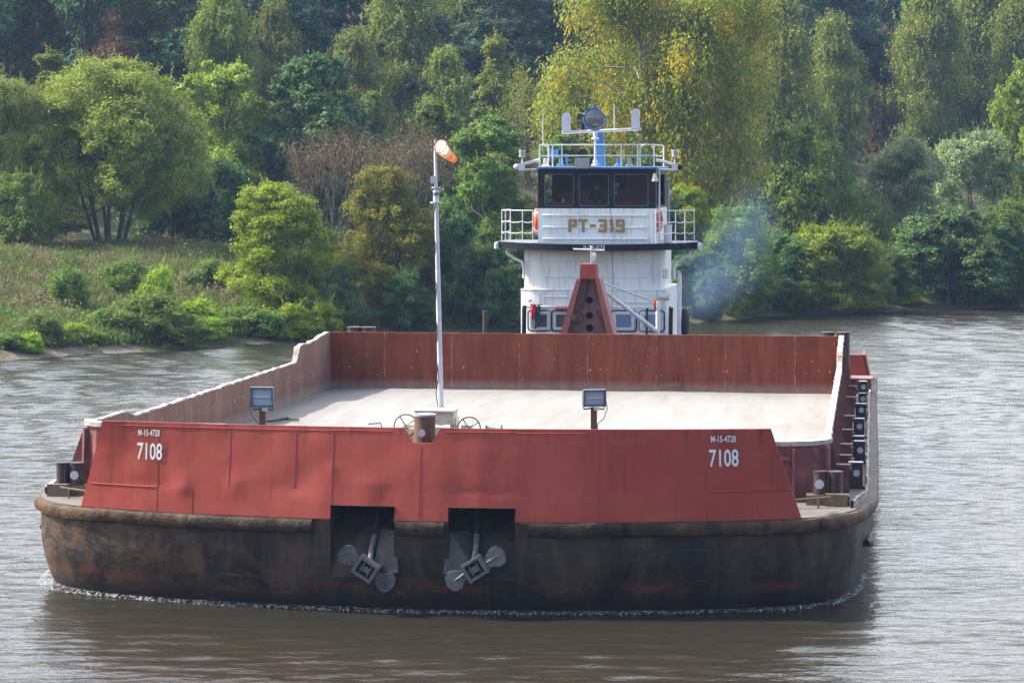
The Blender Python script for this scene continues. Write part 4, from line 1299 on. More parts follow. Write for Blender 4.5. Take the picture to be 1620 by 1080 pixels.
# ---- floodlights on posts
def floodlight(px, ytop, ybot, ypost, label, yaw):
    Yd = 42.0
    base = P(px, ypost, Yd)
    root = empty('floodlight', (base.x, base.y, HD), 0, label, 'floodlight', 'floodlights above the bow plate')
    zt = P(px, ybot + 4, Yd).z
    b = MB(); b.box((base.x, base.y, (HD + zt) / 2), (0.10, 0.10, zt - HD)); b.box((base.x, base.y, HD + 0.02), (0.3, 0.3, 0.04)); b.build('post', M['rust_post'], root)
    Rm = Matrix.Rotation(yaw, 3, 'Z') @ Matrix.Rotation(R(4), 3, 'X')
    c = Vector((P(px, 0, Yd).x, Yd - 0.06, (P(0, ytop, Yd).z + P(0, ybot, Yd).z) / 2))
    h = P(0, ytop, Yd).z - P(0, ybot, Yd).z; w = 0.385
    b = MB()
    def bx(cc, d): b.box(c + Rm @ Vector(cc), d, Rm)
    bx((0, 0.10, 0), (w * 0.8, 0.12, h * 0.75)); bx((0, 0.02, 0), (w * 0.96, 0.06, h * 0.96))
    for s_ in (-1, 1):
        bx((s_ * (w / 2 - 0.015), -0.03, 0), (0.03, 0.05, h)); bx((0, -0.03, s_ * (h / 2 - 0.015)), (w - 0.06, 0.05, 0.03))
    for k in range(5): bx((0, 0.17, -h * 0.3 + k * h * 0.15), (w * 0.7, 0.05, 0.012))
    b.build('housing', M['slate'], root, bevel=0.005)
    b = MB(); bb = b
    b.box(c + Rm @ Vector((0, -0.016, 0.0)), (w - 0.065, 0.012, h - 0.065), Rm)
    o = b.build('lens', M['lamp_glass'], root)
    b = MB(); b.tube([c + Rm @ Vector((-w * 0.34, -0.032, -0.0)), c + Rm @ Vector((w * 0.34, -0.032, 0.0))], 0.012, 8); b.build('tube_bulb', M['disc'], o)
    b = MB()
    pts = [c + Vector((-0.18, 0.04, -h * 0.3)), c + Vector((-0.16, 0.04, -h / 2 - 0.05)), Vector((base.x, Yd + 0.0, zt + 0.012)), c + Vector((0.16, 0.04, -h / 2 - 0.05)), c + Vector((0.18, 0.04, -h * 0.3))]
    b.tube(pts, 0.014, 6); b.box((base.x + 0.04, Yd - 0.05, zt - 0.0), (0.09, 0.06, 0.05), mi=1)
    b.build('bracket', [M['slate'], M['cream']], root)
    b = MB()
    k = -1 if px < 600 else 1
    pts = [c + Vector((k * 0.19, 0.05, 0)), c + Vector((k * 0.215, 0.05, -0.18)), c + Vector((k * 0.16, 0.05, -0.34)), Vector((base.x + k * 0.06, Yd + 0.03, zt - 0.25)), Vector((base.x + k * 0.05, Yd + 0.04, HD))]
    b.tube(pts, 0.007, 5); b.build('cable', M['rope'], root)
floodlight(415.5, 611, 643, 668, 'floodlight at left with a pale blue-white lens on a rusty post', R(-8))
floodlight(939.5, 615, 642, 678, 'floodlight at right with a dark slate-blue face, in front of the white hold floor', R(14))
# black hose lying on the floor behind the left floodlight
b = MB()
hp_ = [Pz(x, y, ZF + 0.06) for x, y in ((421, 666), (432, 665.5), (445, 663), (456, 661.5), (466, 663), (473, 664))]
b.tube(hp_, [0.02, 0.03, 0.035, 0.04, 0.035, 0.02], 6)
o = b.build('hose', M['rope'], None, smooth=True)
tag(o, 'short black hose lying on the pale hold floor by the left floodlight', 'hose')

# ------------------------------------------------------------------ pusher tug
KT = 52.5                                              # photograph pixels per metre at its house front
TY = F / KT
TX0 = 948.0
tug_o = P(TX0, 0, TY)
tug = empty('pusher_tug', (tug_o.x, tug_o.y, 0), -PSI, 'white pusher tug with a black-framed wheelhouse behind the barge', 'tug')
RT = Matrix.Rotation(-PSI, 3, 'Z')
def T(a, bb, z): return Vector((tug_o.x, tug_o.y, 0)) + RT @ Vector((a, bb, z))
def tx(x, bb=0.0): return ((x - TX0) / KT) * (1 + bb / TY) - bb * 0.106
def tz(y, bb=0.0): return HC - (y - HY) / KT * (1 + bb / TY)
def tbox(b, x0, x1, b0, b1, z0, z1, mi=0):
    b.box(T((x0 + x1) / 2, (b0 + b1) / 2, (z0 + z1) / 2), (abs(x1 - x0), abs(b1 - b0), abs(z1 - z0)), RT, mi)

# hull of the tug
b = MB()
sec = [(-2.5, -6.2), (-2.6, -5.6), (-2.62, 0), (-2.4, 7), (-1.9, 12), (0.8, 12), (1.35, 7), (2.3, 1.5), (2.4, -5.6), (2.3, -6.2)]
rows = [[T(a * k, bb * (1 if bb > -5 else kk), z) for a, bb in sec] for z, k, kk in ((1.55, 1, 1), (0.6, 1, 1), (0.0, 0.98, 0.97), (-0.6, 0.85, 0.9))]
b.grid(rows, closed=True); b.add(rows[0], [tuple(range(len(sec)))])
b.build('hull', M['black'], tug)
b = MB(); b.tube([T(a * 1.02, bb, 1.5) for a, bb in sec], 0.13, 8, closed=True); b.build('rub_rail', M['rubber'], tug, smooth=True)
b = MB()
for (a, zc) in ((tx(1078) , 1.9),):
    b.tube([T(a + 0.02, 1.0 + 0.33 * math.cos(t), 2.35 + 0.40 * math.sin(t)) for t in [j * 2 * PI / 20 for j in range(20)]], 0.12, 10, closed=True)
b.build('tyre_fender', M['rubber'], tug, smooth=True)

def house(z0, z1, x0, x1, depth, sag, ribs, front0=0.0, name='house_wall', batter=0.0):
    """deckhouse tier with a gently bowed front and pressed-in ribs"""
    b = MB()
    n = 12
    plan = []
    for k in range(n + 1):
        q = -1 + 2 * k / n
        a = (x0 + x1) / 2 + (x1 - x0) / 2 * q
        e = 0.16 * max(0, (abs(q) - 0.85) / 0.15) ** 2
        plan.append((a, front0 + sag * q * q + e))
    plan += [(x1, front0 + depth), (x0, front0 + depth)]
    b.grid([[T(a, bb, z0) for a, bb in plan], [T(a, bb + batter, z1) for a, bb in plan]], closed=True)
    b.add([T(a, bb + batter, z1) for a, bb in plan], [tuple(range(len(plan)))])
    for (ra, rb_, z) in ribs:
        pts = []
        for k in range(9):
            a = ra + (rb_ - ra) * k / 8
            q = (a - (x0 + x1) / 2) / ((x1 - x0) / 2)
            pts.append(T(a, front0 + sag * q * q + batter * (z - z0) / (z1 - z0) - 0.005, z))
        b.tube(pts, 0.03, 6)
    return b.build(name, M['white'], tug, smooth=True)
# lower tier with cabin windows, upper tier
house(1.5, tz(459), tx(821), tx(1052), 5.0, 0.12, [(tx(826), tx(1046), tz(486)), (tx(860), tx(900), tz(470)), (tx(975), tx(1030), tz(478))], 0.0)
house(tz(459) + 0.002, tz(391), tx(826), tx(1043), 4.6, 0.10, [(tx(858), tx(1025), tz(414)), (tx(858), tx(1025), tz(438))], 0.10, 'upper_house_wall')
# belt between the tiers
b = MB()
for k in range(1):
    pts = []
    for j in range(13):
        q = -1 + j / 6; a = (tx(821) + tx(1052)) / 2 + (tx(1052) - tx(821)) / 2 * q
        pts.append(T(a, 0.12 * q * q + 0.0 + 0.16 * max(0, (abs(q) - 0.85) / 0.15) ** 2 - 0.01, tz(459)))
    b.tube(pts, 0.02, 6)
b.build('belt', M['white'], tug)

def cabin_window(xc, yc, w, h, curtain):
    zc = tz(yc); a = tx(xc)
    q = (a - (tx(821) + tx(1052)) / 2) / ((tx(1052) - tx(821)) / 2)
    f0 = 0.12 * q * q + 0.16 * max(0, (abs(q) - 0.85) / 0.15) ** 2
    def rr(w_, h_, r_, bb):
        pts = []
        for (sx_, sz_, a0) in ((1, -1, -90), (1, 1, 0), (-1, 1, 90), (-1, -1, 180)):
            for k in range(5):
                t = R(a0 + k * 22.5)
                pts.append(T(a + sx_ * (w_ / 2 - r_) + r_ * math.cos(t), f0 + bb, zc + sz_ * (h_ / 2 - r_) + r_ * math.sin(t)))
        return pts
    b = MB()
    b.tube(rr(w, h, 0.10, -0.012), 0.022, 6, closed=True)
    root = b.build('window', M['black'], tug)
    off = T(0, -0.03, 0) - T(0, 0, 0)
    b = MB(); b.prism([rr(w * 0.80, h * 0.84, 0.06, -0.008), rr(w * 0.60, h * 0.62, 0.03, -0.008)], off)
    b.build('frame', M['white_clean'], root)
    b = MB(); b.prism([rr(w * 0.605, h * 0.625, 0.03, -0.012)], off * 0.3)
    b.build('pane', M['pane_blue'] if curtain else M['glass_dark'], root)
M['glass_dark'] = mat_simple('dark_pane', (0.06, 0.07, 0.09), 0.08)
cabin_window(853, 508, 0.72, 0.62, False); cabin_window(890, 508, 0.70, 0.62, False)
cabin_window(987, 507.5, 0.76, 0.63, True); cabin_window(1031, 507.5, 0.76, 0.63, True)

# gallery platform with a black fascia
n = 16
edge = []
for k in range(n + 1):
    q = -1 + 2 * k / n
    edge.append((tx(781) + (tx(1106) - tx(781)) * k / n, -0.75 + 1.1 * abs(q) ** 2.6))
edge_b = [(edge[-1][0] - 0.25, 2.6), (edge[0][0], 2.6)]
zp0, zp1 = tz(396), tz(385.5)
def sag_z(a): return 0.05 * (((a - edge[n // 2][0]) / 3.0) ** 2)
b = MB()
full = edge + edge_b
b.grid([[T(a, bb, zp0 + sag_z(a)) for a, bb in full], [T(a, bb, zp1 + sag_z(a)) for a, bb in full]], closed=True)
b.add([T(a, bb, zp1 + sag_z(a) - 0.01) for a, bb in full], [tuple(range(len(full)))], 1)
b.add([T(a, bb, zp0 + sag_z(a) + 0.03) for a, bb in full], [tuple(range(len(full)))], 1)
gallery = b.build('gallery', [M['black'], M['slate']], tug)
# registration on the fascia
def seg_text(parent, name, chars, org, exx, ezz, cw, chh, st, gap, mat, off=0.012):
    """stencil-cut block lettering: strokes on a 3 by 5 cell"""
    G = {'P': [(0, 0, 0, 4), (0, 4, 2, 4), (2, 2, 2, 4), (0, 2, 2, 2)], 'T': [(0, 4, 2, 4), (1, 0, 1, 4)], '-': [(0.2, 2, 1.8, 2)],
         '3': [(0, 4, 2, 4), (2, 0, 2, 4), (0, 0, 2, 0), (0.5, 2, 2, 2)], '1': [(1.2, 0, 1.2, 4), (0.5, 4, 1.2, 4)],
         '9': [(0, 4, 2, 4), (2, 0, 2, 4), (0, 0, 2, 0), (0, 2, 2, 2), (0, 2, 0, 4)], 'M': [(0, 0, 0, 4), (2, 0, 2, 4), (0.5, 3.4, 1, 2.4), (1.5, 3.4, 1, 2.4)],
         '0': [(0, 4, 2, 4), (2, 0, 2, 4), (0, 0, 2, 0), (0, 0, 0, 4)], '2': [(0, 4, 2, 4), (2, 2, 2, 4), (0, 2, 2, 2), (0, 0, 0, 2), (0, 0, 2, 0)],
         '5': [(0, 4, 2, 4), (0, 2, 0, 4), (0, 2, 2, 2), (2, 0, 2, 2), (0, 0, 2, 0)], '7': [(0, 4, 2, 4), (2, 2.6, 2, 4), (2, 2.6, 0.8, 0)]}
    en = ezz.cross(exx)
    b = MB(); x = 0.0
    for k, ch in enumerate(chars):
        w = cw * (0.62 if ch in '1' else 1.0) if ch != '-' else cw * 0.8
        for (x0, y0, x1, y1) in G[ch]:
            p0 = org + exx * (x + x0 / 2 * (w - st) + st / 2) + ezz * (y0 / 4 * (chh - st) + st / 2)
            p1 = org + exx * (x + x1 / 2 * (w - st) + st / 2) + ezz * (y1 / 4 * (chh - st) + st / 2)
            d = (p1 - p0).normalized(); sd = d.cross(en).normalized() * st / 2; e = d * st / 2
            nn = -en * (off + 0.0006 * len(b.f) / 6)
            b.add([p0 - e - sd + nn, p1 + e - sd + nn, p1 + e + sd + nn, p0 - e + sd + nn], [(0, 1, 2, 3)])
        x += w + gap
    return b.build(name, mat, parent)
exx = (T(1, 0, 0) - T(0, 0, 0)).normalized()
seg_text(gallery, 'painted_registration', 'M-02-573', T(tx(923, -0.8), -0.765, zp0 + 0.035), exx, Vector((0, 0, 1)), 0.072, 0.13, 0.016, 0.012, M['lettering'], 0.004)

# wheelhouse: white breast wall, black window band, roof
wx0, wx1 = tx(848), tx(1036)
wb0 = 0.35
z_b, z_s, z_r = tz(386), tz(330), tz(267)
b = MB()
tbox(b, wx0, wx1, wb0, wb0 + 4.2, z_b, z_s)
for y in (341, 349.8, 360, 369.6, 378.5):
    if y in (349.8, 369.6): continue
    b.tube([T(tx(856), wb0 - 0.02, tz(y)), T(tx(1021), wb0 - 0.02, tz(y))], 0.034, 6)
b.box(T(tx(911), wb0 - 0.02, (z_b + z_s) / 2), (0.04, 0.04, z_s - z_b), RT)
breast = b.build('breast_wall', M['white'], tug, smooth=False)
seg_text(breast, 'painted_name', 'PT-319', T(tx(897), wb0 - 0.062, tz(368)), exx, Vector((0, 0, 1)), 0.265, 0.40, 0.082, 0.055, M['gold'], 0.0)
# window band
b = MB()
wins = [(tx(859), tx(905)), (tx(914), tx(961)), (tx(970), tx(1024))]
zw0, zw1 = tz(326), tz(276)
outer = [T(wx0, wb0, z_s + 0.001), T(wx1, wb0, z_s + 0.001), T(wx1, wb0, z_r), T(wx0, wb0, z_r)]
holes = []
for (a, c) in wins:
    r_ = 0.06
    h = []
    for (cx, cz, a0) in ((c - r_, zw0 + r_, -90), (c - r_, zw1 - r_, 0), (a + r_, zw1 - r_, 90), (a + r_, zw0 + r_, 180)):
        for k in range(4): h.append(T(cx + r_ * math.cos(R(a0 + 30 * k)), wb0, cz + r_ * math.sin(R(a0 + 30 * k))))
    holes.append(h)
thick = T(0, 0.10, 0) - T(0, 0, 0)
b.prism([outer] + holes, thick)
# right side wall with a window, left side wall with a window, back wall with a wide window
for a, sg in ((wx0, 1), (wx1, -1)):
    o_ = [T(a, wb0 + 0.1, z_s), T(a, wb0 + 4.2, z_s), T(a, wb0 + 4.2, z_r), T(a, wb0 + 0.1, z_r)]
    h_ = [T(a, wb0 + 0.4, zw0), T(a, wb0 + 3.4, zw0), T(a, wb0 + 3.4, zw1), T(a, wb0 + 0.4, zw1)]
    b.prism([o_, h_], T(sg * 0.06, 0, 0) - T(0, 0, 0))
o_ = [T(wx0 + 0.06, wb0 + 4.14, z_s), T(wx1 - 0.06, wb0 + 4.14, z_s), T(wx1 - 0.06, wb0 + 4.14, z_r), T(wx0 + 0.06, wb0 + 4.14, z_r)]
h_ = [T(tx(944), wb0 + 4.14, zw0 + 0.1), T(tx(957), wb0 + 4.14, zw0 + 0.1), T(tx(957), wb0 + 4.14, zw1 - 0.25), T(tx(944), wb0 + 4.14, zw1 - 0.25)]
b.prism([o_, h_], T(0, 0.06, 0) - T(0, 0, 0))
band = b.build('window_band', M['black'], tug)
for (a, c), hl in zip(wins, holes):
    b = MB()
    off = T(0, 0.012, 0) - T(0, 0, 0)
    ctr = sum(hl, Vector()) / len(hl)
    b.prism([[ctr + (p - ctr) * 1.01 + (T(0, 0.05, 0) - T(0, 0, 0)) for p in hl]], off)
    b.build('pane', M['glass'], band)
    b = MB(); b.tube([p + (T(0, -0.008, 0) - T(0, 0, 0)) for p in hl], 0.012, 5, closed=True); b.build('gasket', M['slate'], band)
b = MB(); b.tube([T(tx(939), wb0 - 0.05, zw0 + 0.05), T(tx(936), wb0 - 0.05, zw1 - 0.1)], 0.012, 5); b.tube([T(tx(933), wb0 - 0.05, zw0 + 0.45), T(tx(948), wb0 - 0.05, zw0 + 0.15)], 0.01, 5); b.build('wiper', M['black'], band)
# inside: floor, console, back of a chair, small pale things behind the glass
b = MB()
tbox(b, wx0 + 0.07, wx1 - 0.07, wb0 + 0.12, wb0 + 4.1, z_s + 0.002, z_s + 0.02)
tbox(b, wx0 + 0.1, wx1 - 0.1, wb0 + 0.3, wb0 + 0.7, z_s + 0.02, z_s + 0.16)
tbox(b, wx0 + 0.07, wx1 - 0.07, wb0 + 3.9, wb0 + 4.08, z_s + 0.02, z_s + 0.5)
tbox(b, tx(975), tx(1020), wb0 + 2.6, wb0 + 2.7, z_s + 0.02, z_r - 0.2)
b.build('interior', M['interior'], tug)
b = MB()
b.lathe(T(tx(866), wb0 + 0.28, z_s + 0.16), [(0.05, 0), (0.1, 0.08), (0.11, 0.1)], 14)
b.lathe(T(tx(887), wb0 + 0.28, z_s + 0.16), [(0.04, 0), (0.06, 0.06), (0.03, 0.14)], 12)
b.lathe(T(tx(972), wb0 + 0.3, z_s + 0.42), [(0.02, 0), (0.06, 0.04), (0.03, 0.09)], 12)
b.build('console_gauge', M['disc'], tug, smooth=True)
# roof with a blue edge
b = MB()
tbox(b, wx0 - 0.04, wx1 + 0.06, wb0 - 0.12, wb0 + 4.35, z_r + 0.001, z_r + 0.05, 0)
tbox(b, wx0 + 0.0, wx1 + 0.02, wb0 - 0.08, wb0 + 4.3, z_r + 0.05, z_r + 0.075, 1)
b.build('roof', [M['blue'], M['white']], tug)
# downpipe / corner post and yellow lamp at the right corner
b = MB(); b.tube([T(wx1 + 0.10, wb0 + 0.1, z_b), T(wx1 + 0.10, wb0 + 0.1, z_r)], 0.03, 8)
b.build('corner_pipe', M['white_clean'], tug, smooth=True)
b = MB(); b.lathe(T(wx1 - 0.02, wb0 - 0.08, tz(287)), [(0.10, 0), (0.10, 0.05), (0.06, 0.16), (0.05, 0.24)], 12); b.build('deck_lamp', M['cream'], tug, smooth=True)

# railings
def railing(name, posts, zb, zt, nr, r=0.0155, mat='white_clean', wires=False):
    b = MB()
    for a, bb in posts: b.tube([T(a, bb, zb), T(a, bb, zt)], r, 8)
    for k in range(nr):
        z = zb + (zt - zb) * (1 - k / nr)
        if k and wires:
            pts = []
            for (p0, p1) in zip(posts, posts[1:]):
                for j in range(6):
                    q = j / 6; pts.append(T(p0[0] + (p1[0] - p0[0]) * q, p0[1] + (p1[1] - p0[1]) * q, z - 0.04 * math.sin(q * PI)))
            pts.append(T(posts[-1][0], posts[-1][1], z)); b.tube(pts, 0.014, 6)
        else:
            b.tube([T(a, bb, z) for a, bb in posts], r if k == 0 else r * 0.8, 8)
    return b.build(name, M[mat], tug, smooth=True)
gz0, gzt = zp1 + 0.02, tz(333)
railing('gallery_rail', [(tx(845), -0.45), (tx(828), -0.35), (tx(797), 0.15), (tx(789), 0.45), (tx(789), 2.3)], gz0, gzt, 3, wires=True)
railing('gallery_rail', [(tx(1040), -0.45), (tx(1070), -0.28), (tx(1084), -0.1), (tx(1097), 0.35), (tx(1090), 2.3)], gz0, gzt, 3, wires=True)
rz0, rzt = z_r + 0.07, tz(229)
railing('roof_rail', [(tx(850, 1), 3.6), (tx(850), 0.45), (tx(871), 0.40), (tx(886), 0.40), (tx(940), 0.40), (tx(981), 0.40), (tx(1007), 0.40), (tx(1033), 0.45), (tx(1035), 3.6)], rz0, rzt, 2, 0.02)
b = MB(); b.tube([T(tx(1011), 0.38, rz0), T(tx(1011), 0.38, tz(236)), T(tx(1013), 0.38, tz(231)), T(tx(1018), 0.38, rzt - .01)], 0.02, 8); b.build('rail_gate', M['white_clean'], tug, smooth=True)
# brackets below the gallery, with end lamps
for sx_, x0, x1 in ((-1, 797, 826), (1, 1092, 1066)):
    b = MB()
    xe = 782 if sx_ < 0 else 1106
    b.tube([T(tx(x0), 0.3, zp0 - 0.02), T(tx(x0 - sx_ * 2), 0.3, tz(402)), T(tx((x0 + x1) / 2), 0.3, tz(410)), T(tx(x1 + sx_ * 3), 0.25, tz(415)), T(tx(x1), 0.25, tz(425)), T(tx(x1), 0.25, tz(441))], 0.045, 8)
    b.build('gallery_bracket', M['white'], tug, smooth=True)
    b = MB(); b.cyl(T(tx(xe), 0.25, zp0 + 0.03), 0.07, 0.12, 12); b.lathe(T(tx(xe), 0.25, zp0 + 0.15), [(0.07, 0), (0.06, 0.06), (0.02, 0.09)], 12); b.build('end_lamp', M['white_clean'], tug, smooth=True)
# roof side arms with lamps
for sg, xo, xi in ((-1, 819, 849), (1, 1068, 1036)):
    b = MB()
    b.tube([T(tx(xi), 0.5, tz(253)), T(tx(xo), 0.4, tz(261))], 0.045, 8)
    b.tube([T(tx(xi), 0.5, tz(268)), T(tx(xo + sg * 2), 0.4, tz(269))], 0.03, 8)
    b.box(T(tx(xo - sg * 2), 0.4, tz(264)), (0.17, 0.16, 0.22), RT)
    arm = b.build('lamp_arm', M['white_clean'], tug, smooth=False)
    b = MB(); lx = tx(822 if sg < 0 else 1066)
    b.tube([T(lx, 0.4, tz(259)), T(lx, 0.4, tz(247))], 0.02, 6); b.cyl(T(lx, 0.4, tz(248)), 0.10, 0.03, 14)
    b.cyl(T(lx, 0.4, tz(246)), 0.085, 0.13, 14, mi=1); b.cyl(T(lx, 0.4, tz(239.5)), 0.095, 0.04, 14)
    b.build('navigation_lamp', [M['white_clean'], M['grey_metal']], arm, smooth=True)
    b = MB(); b.lathe(T(tx(xo + sg * 4), 0.4, tz(264)), [(0.08, 0), (0.09, 0.06), (0.05, 0.12)], 12, RT @ Matrix.Rotation(R(90 * sg), 3, 'Y')); b.build('side_lamp', M['black'] if sg > 0 else M['white_clean'], arm, smooth=True)
# mast with yard, radar paddles, whip antennas
b = MB()
b.box(T(tx(941), 1.2, (z_r + tz(207)) / 2), (0.36, 0.28, tz(207) - z_r), RT, taper=(0.75, 0.8))
b.box(T(tx(952, 1), 1.5, (z_r + tz(222)) / 2), (0.16, 0.14, tz(222) - z_r), RT, taper=(0.6, 0.8))
mst = b.build('mast', M['blue'], tug, bevel=0.02)
b = MB(); b.tube([T(tx(882), 1.0, tz(209)), T(tx(1010), 1.0, tz(203.5))], 0.045, 10); b.build('yard', M['white_clean'], mst, smooth=True)
for (xc, y0, y1, dz) in ((889.5, 177.5, 207, 0), (1001, 171, 203, 0)):
    b = MB(); w = 0.125; zt, zb_ = tz(y1), tz(y0)
    pts = [T(tx(xc) - w, 0.9, zt), T(tx(xc) + w, 0.9, zt)] + [T(tx(xc) + w * math.cos(R(k * 22.5)), 0.9, zb_ - 0.12 + 0.12 * math.sin(R(k * 22.5))) for k in range(9)]
    b.prism([pts], T(0, 0.14, 0) - T(0, 0, 0)); b.build('antenna_panel', M['pole'], mst, bevel=0.02)
b = MB()
b.tube([T(tx(967), 1.0, tz(206)), T(tx(966.5), 1.0, tz(163))], [0.02, 0.014], 6)
b.tube([T(tx(855), 0.5, tz(230)), T(tx(855), 0.5, tz(181))], [0.018, 0.012], 6)
b.build('whip_antenna', M['white_clean'], mst)
b = MB()
for (x0, y0, x1, y1) in ((1007, 205, 1014, 222), (952, 205, 967, 258), (947, 214, 975, 262)):
    b.tube([T(tx(x0), 1.0, tz(y0)), T(tx(x1), 0.6, tz(y1))], 0.007, 4)
b.build('stay_wire', M['rope'], mst)
# searchlight in a yoke on a spindle
b = MB()
sc_ = T(tx(938), 0.55, tz(187.5))
Ay = RT @ Matrix.Rotation(R(90), 3, 'X')
b.lathe(sc_ + RT @ Vector((0, -0.16, 0)), [(0.295, -0.02), (0.31, -0.0), (0.30, -0.05), (0.29, -0.22), (0.2, -0.38), (0.08, -0.42)], 28, Ay)
b.box(sc_ + Vector((0, 0, 0.30)), (0.26, 0.25, 0.1), RT)
sl = b.build('searchlight', M['blue'], tug, smooth=True)
b = MB(); b.lathe(sc_ + RT @ Vector((0, -0.15, 0)), [(0.275, 0.0), (0.275, 0.012), (0.18, 0.035), (0.01, 0.045)], 28, Ay); b.build('lens', M['lens_dark'], sl, smooth=True)
b = MB(); b.tube([sc_ + RT @ Vector((0.345 * math.cos(t), 0, 0.345 * math.sin(t))) for t in [R(170 + j * 10) for j in range(21)]], 0.022, 8); b.build('yoke', M['blue'], sl, smooth=True)
b = MB()
base = T(tx(938), 0.55, 0)
b.lathe(T(tx(938.5), 0.55, tz(262)), [(0.12, 0), (0.12, 0.04), (0.05, 0.06), (0.08, 0.12), (0.03, 0.2), (0.03, 0.78), (0.12, 0.80), (0.12, 0.84), (0.06, 0.86), (0.07, 0.98), (0.05, 1.02)], 16)
b.build('spindle', M['white_clean'], sl, smooth=True)
# roof furniture: loudhailer, horn, vents, flag box
b = MB(); b.box(T(tx(919.5), 0.1, tz(258.5)), (0.42, 0.25, 0.32), RT); b.build('equipment_box', M['grey_metal'], tug, bevel=0.02)
b = MB(); b.lathe(T(tx(919), 0.9, tz(243)), [(0.06, 0), (0.1, 0.2), (0.15, 0.3)], 16, Ay); b.build('horn', M['rubber'], tug, smooth=True)
b = MB(); b.box(T(tx(865), 1.6, tz(242)), (0.28, 0.05, 0.26), RT); b.build('name_board', M['blue'], tug)
for (xc, y0, mat) in ((884, 262, 'blue'), (976, 262, 'blue'), (993, 262, 'grey_metal'), (859, 258, 'cream')):
    b = MB(); b.lathe(T(tx(xc), 0.5, z_r + 0.08), [(0.13, 0), (0.13, 0.03), (0.07, 0.06), (0.06, 0.2), (0.04, 0.24)], 12); b.build('roof_vent', M[mat], tug, smooth=True)
b = MB(); b.tube([T(tx(893), 0.5, z_r + .08), T(tx(893), 0.5, tz(247))], 0.03, 8); b.lathe(T(tx(893), 0.6, tz(247)), [(0.03, 0), (0.09, 0.12)], 12, Ay); b.build('loudhailer', M['blue'], tug, smooth=True)
# exhaust pipe on the right of the gallery
b = MB(); b.tube([T(tx(1053), 0.9, zp1), T(tx(1053), 0.9, tz(357))], 0.12, 14); b.cyl(T(tx(1053), 0.9, tz(358)), 0.14, 0.03, 14)
ex_ = b.build('vent_trunk', M['white'], tug, smooth=True)
b = MB(); b.tube([T(tx(1054), 0.9, tz(357)), T(tx(1053.5), 0.9, tz(289))], 0.05, 10); b.build('exhaust_pipe', M['grey_metal'], ex_, smooth=True)
# side gear at the right of the house: ladder tube, louvre, deck lamp
b = MB(); b.tube([T(tx(1073), 0.6, 1.6), T(tx(1073), 0.6, tz(434)), T(tx(1070), 0.8, tz(430))], 0.055, 8); b.build('side_pipe', M['white'], tug, smooth=True)
b = MB()
for k in range(5): b.box(T(tx(1054, 0.2) - 0.02, 0.06, tz(427 + 3 * k)), (0.17, 0.05, 0.03), RT)
b.build('louvre', M['grey_metal'], tug)
b = MB(); b.lathe(T(tx(1051), -0.05, tz(468)), [(0.10, -0.16), (0.11, 0.0), (0.13, 0.12), (0.1, 0.16)], 14, RT @ Matrix.Rotation(R(90), 3, 'Y')); b.build('deck_lamp', M['white_clean'], tug, smooth=True)
b = MB(); b.lathe(T(tx(836), -0.05, tz(478)), [(0.09, 0), (0.08, 0.06), (0.03, 0.1)], 12); b.build('deck_lamp', M['white_clean'], tug, smooth=True)
b = MB(); b.tube([T(tx(879), -0.1, tz(488)), T(tx(900), -0.1, tz(488))], 0.08, 10); b.build('awning_roll', M['mauve_red'], tug, smooth=True)
# hoops / hand posts at the deck edge (black)
for (x0, y0, bb) in ((828, 484, -0.35), (831, 484, -0.3), (1025, 486, -0.5), (1060, 484, -0.3), (1063, 486, -0.25)):
    b = MB(); b.tube([T(tx(x0), bb, 1.5), T(tx(x0 + 1), bb, tz(y0 + 4)), T(tx(x0 + 1.5), bb + 0.05, tz(y0))], 0.035, 8); b.build('hand_post', M['rubber'], tug, smooth=True)
b = MB(); b.tube([T(tx(797), -4, 1.5), T(tx(797), -4, tz(483))], 0.07, 10); b.cyl(T(tx(797), -4, tz(483)), 0.08, 0.03, 10); b.build('mooring_post', M['bollard'], tug, smooth=True)
# cables down the front of the house
b = MB()
b.tube([T(tx(963), wb0 - 0.06, z_s), T(tx(971), wb0 - 0.08, z_b + 0.3), T(tx(972), -0.82, zp1), T(tx(971), -0.15, tz(440)), T(tx(966), -0.06, tz(520))], 0.008, 5)
b.build('cable', M['rope'], tug)

# davit boom across the house front
davit = empty('cargo_boom', T(tx(1050), -1.0, 1.55), -PSI, 'pale grey loading boom slanting across the tug house front', 'boom')
b = MB()
b.tube([T(tx(949), -2.2, tz(440)), T(tx(1046), -1.2, tz(521))], [0.045, 0.075], 10); b.build('boom', M['grey_white'] if 'grey_white' in M else M['white'], davit, smooth=True)
b = MB()
b.tube([T(tx(949), -2.2, tz(437)), T(tx(1042), -1.0, tz(474))], 0.028, 8); b.tube([T(tx(949), -2.2, tz(440)), T(tx(985), -1.8, tz(462))], 0.015, 6)
b.build('stay', M['white_clean'], davit, smooth=True)
b = MB(); b.tube([T(tx(1046), -1.2, 1.5), T(tx(1046), -1.2, tz(473))], 0.06, 10); b.build('boom_post', M['white'], davit, smooth=True)

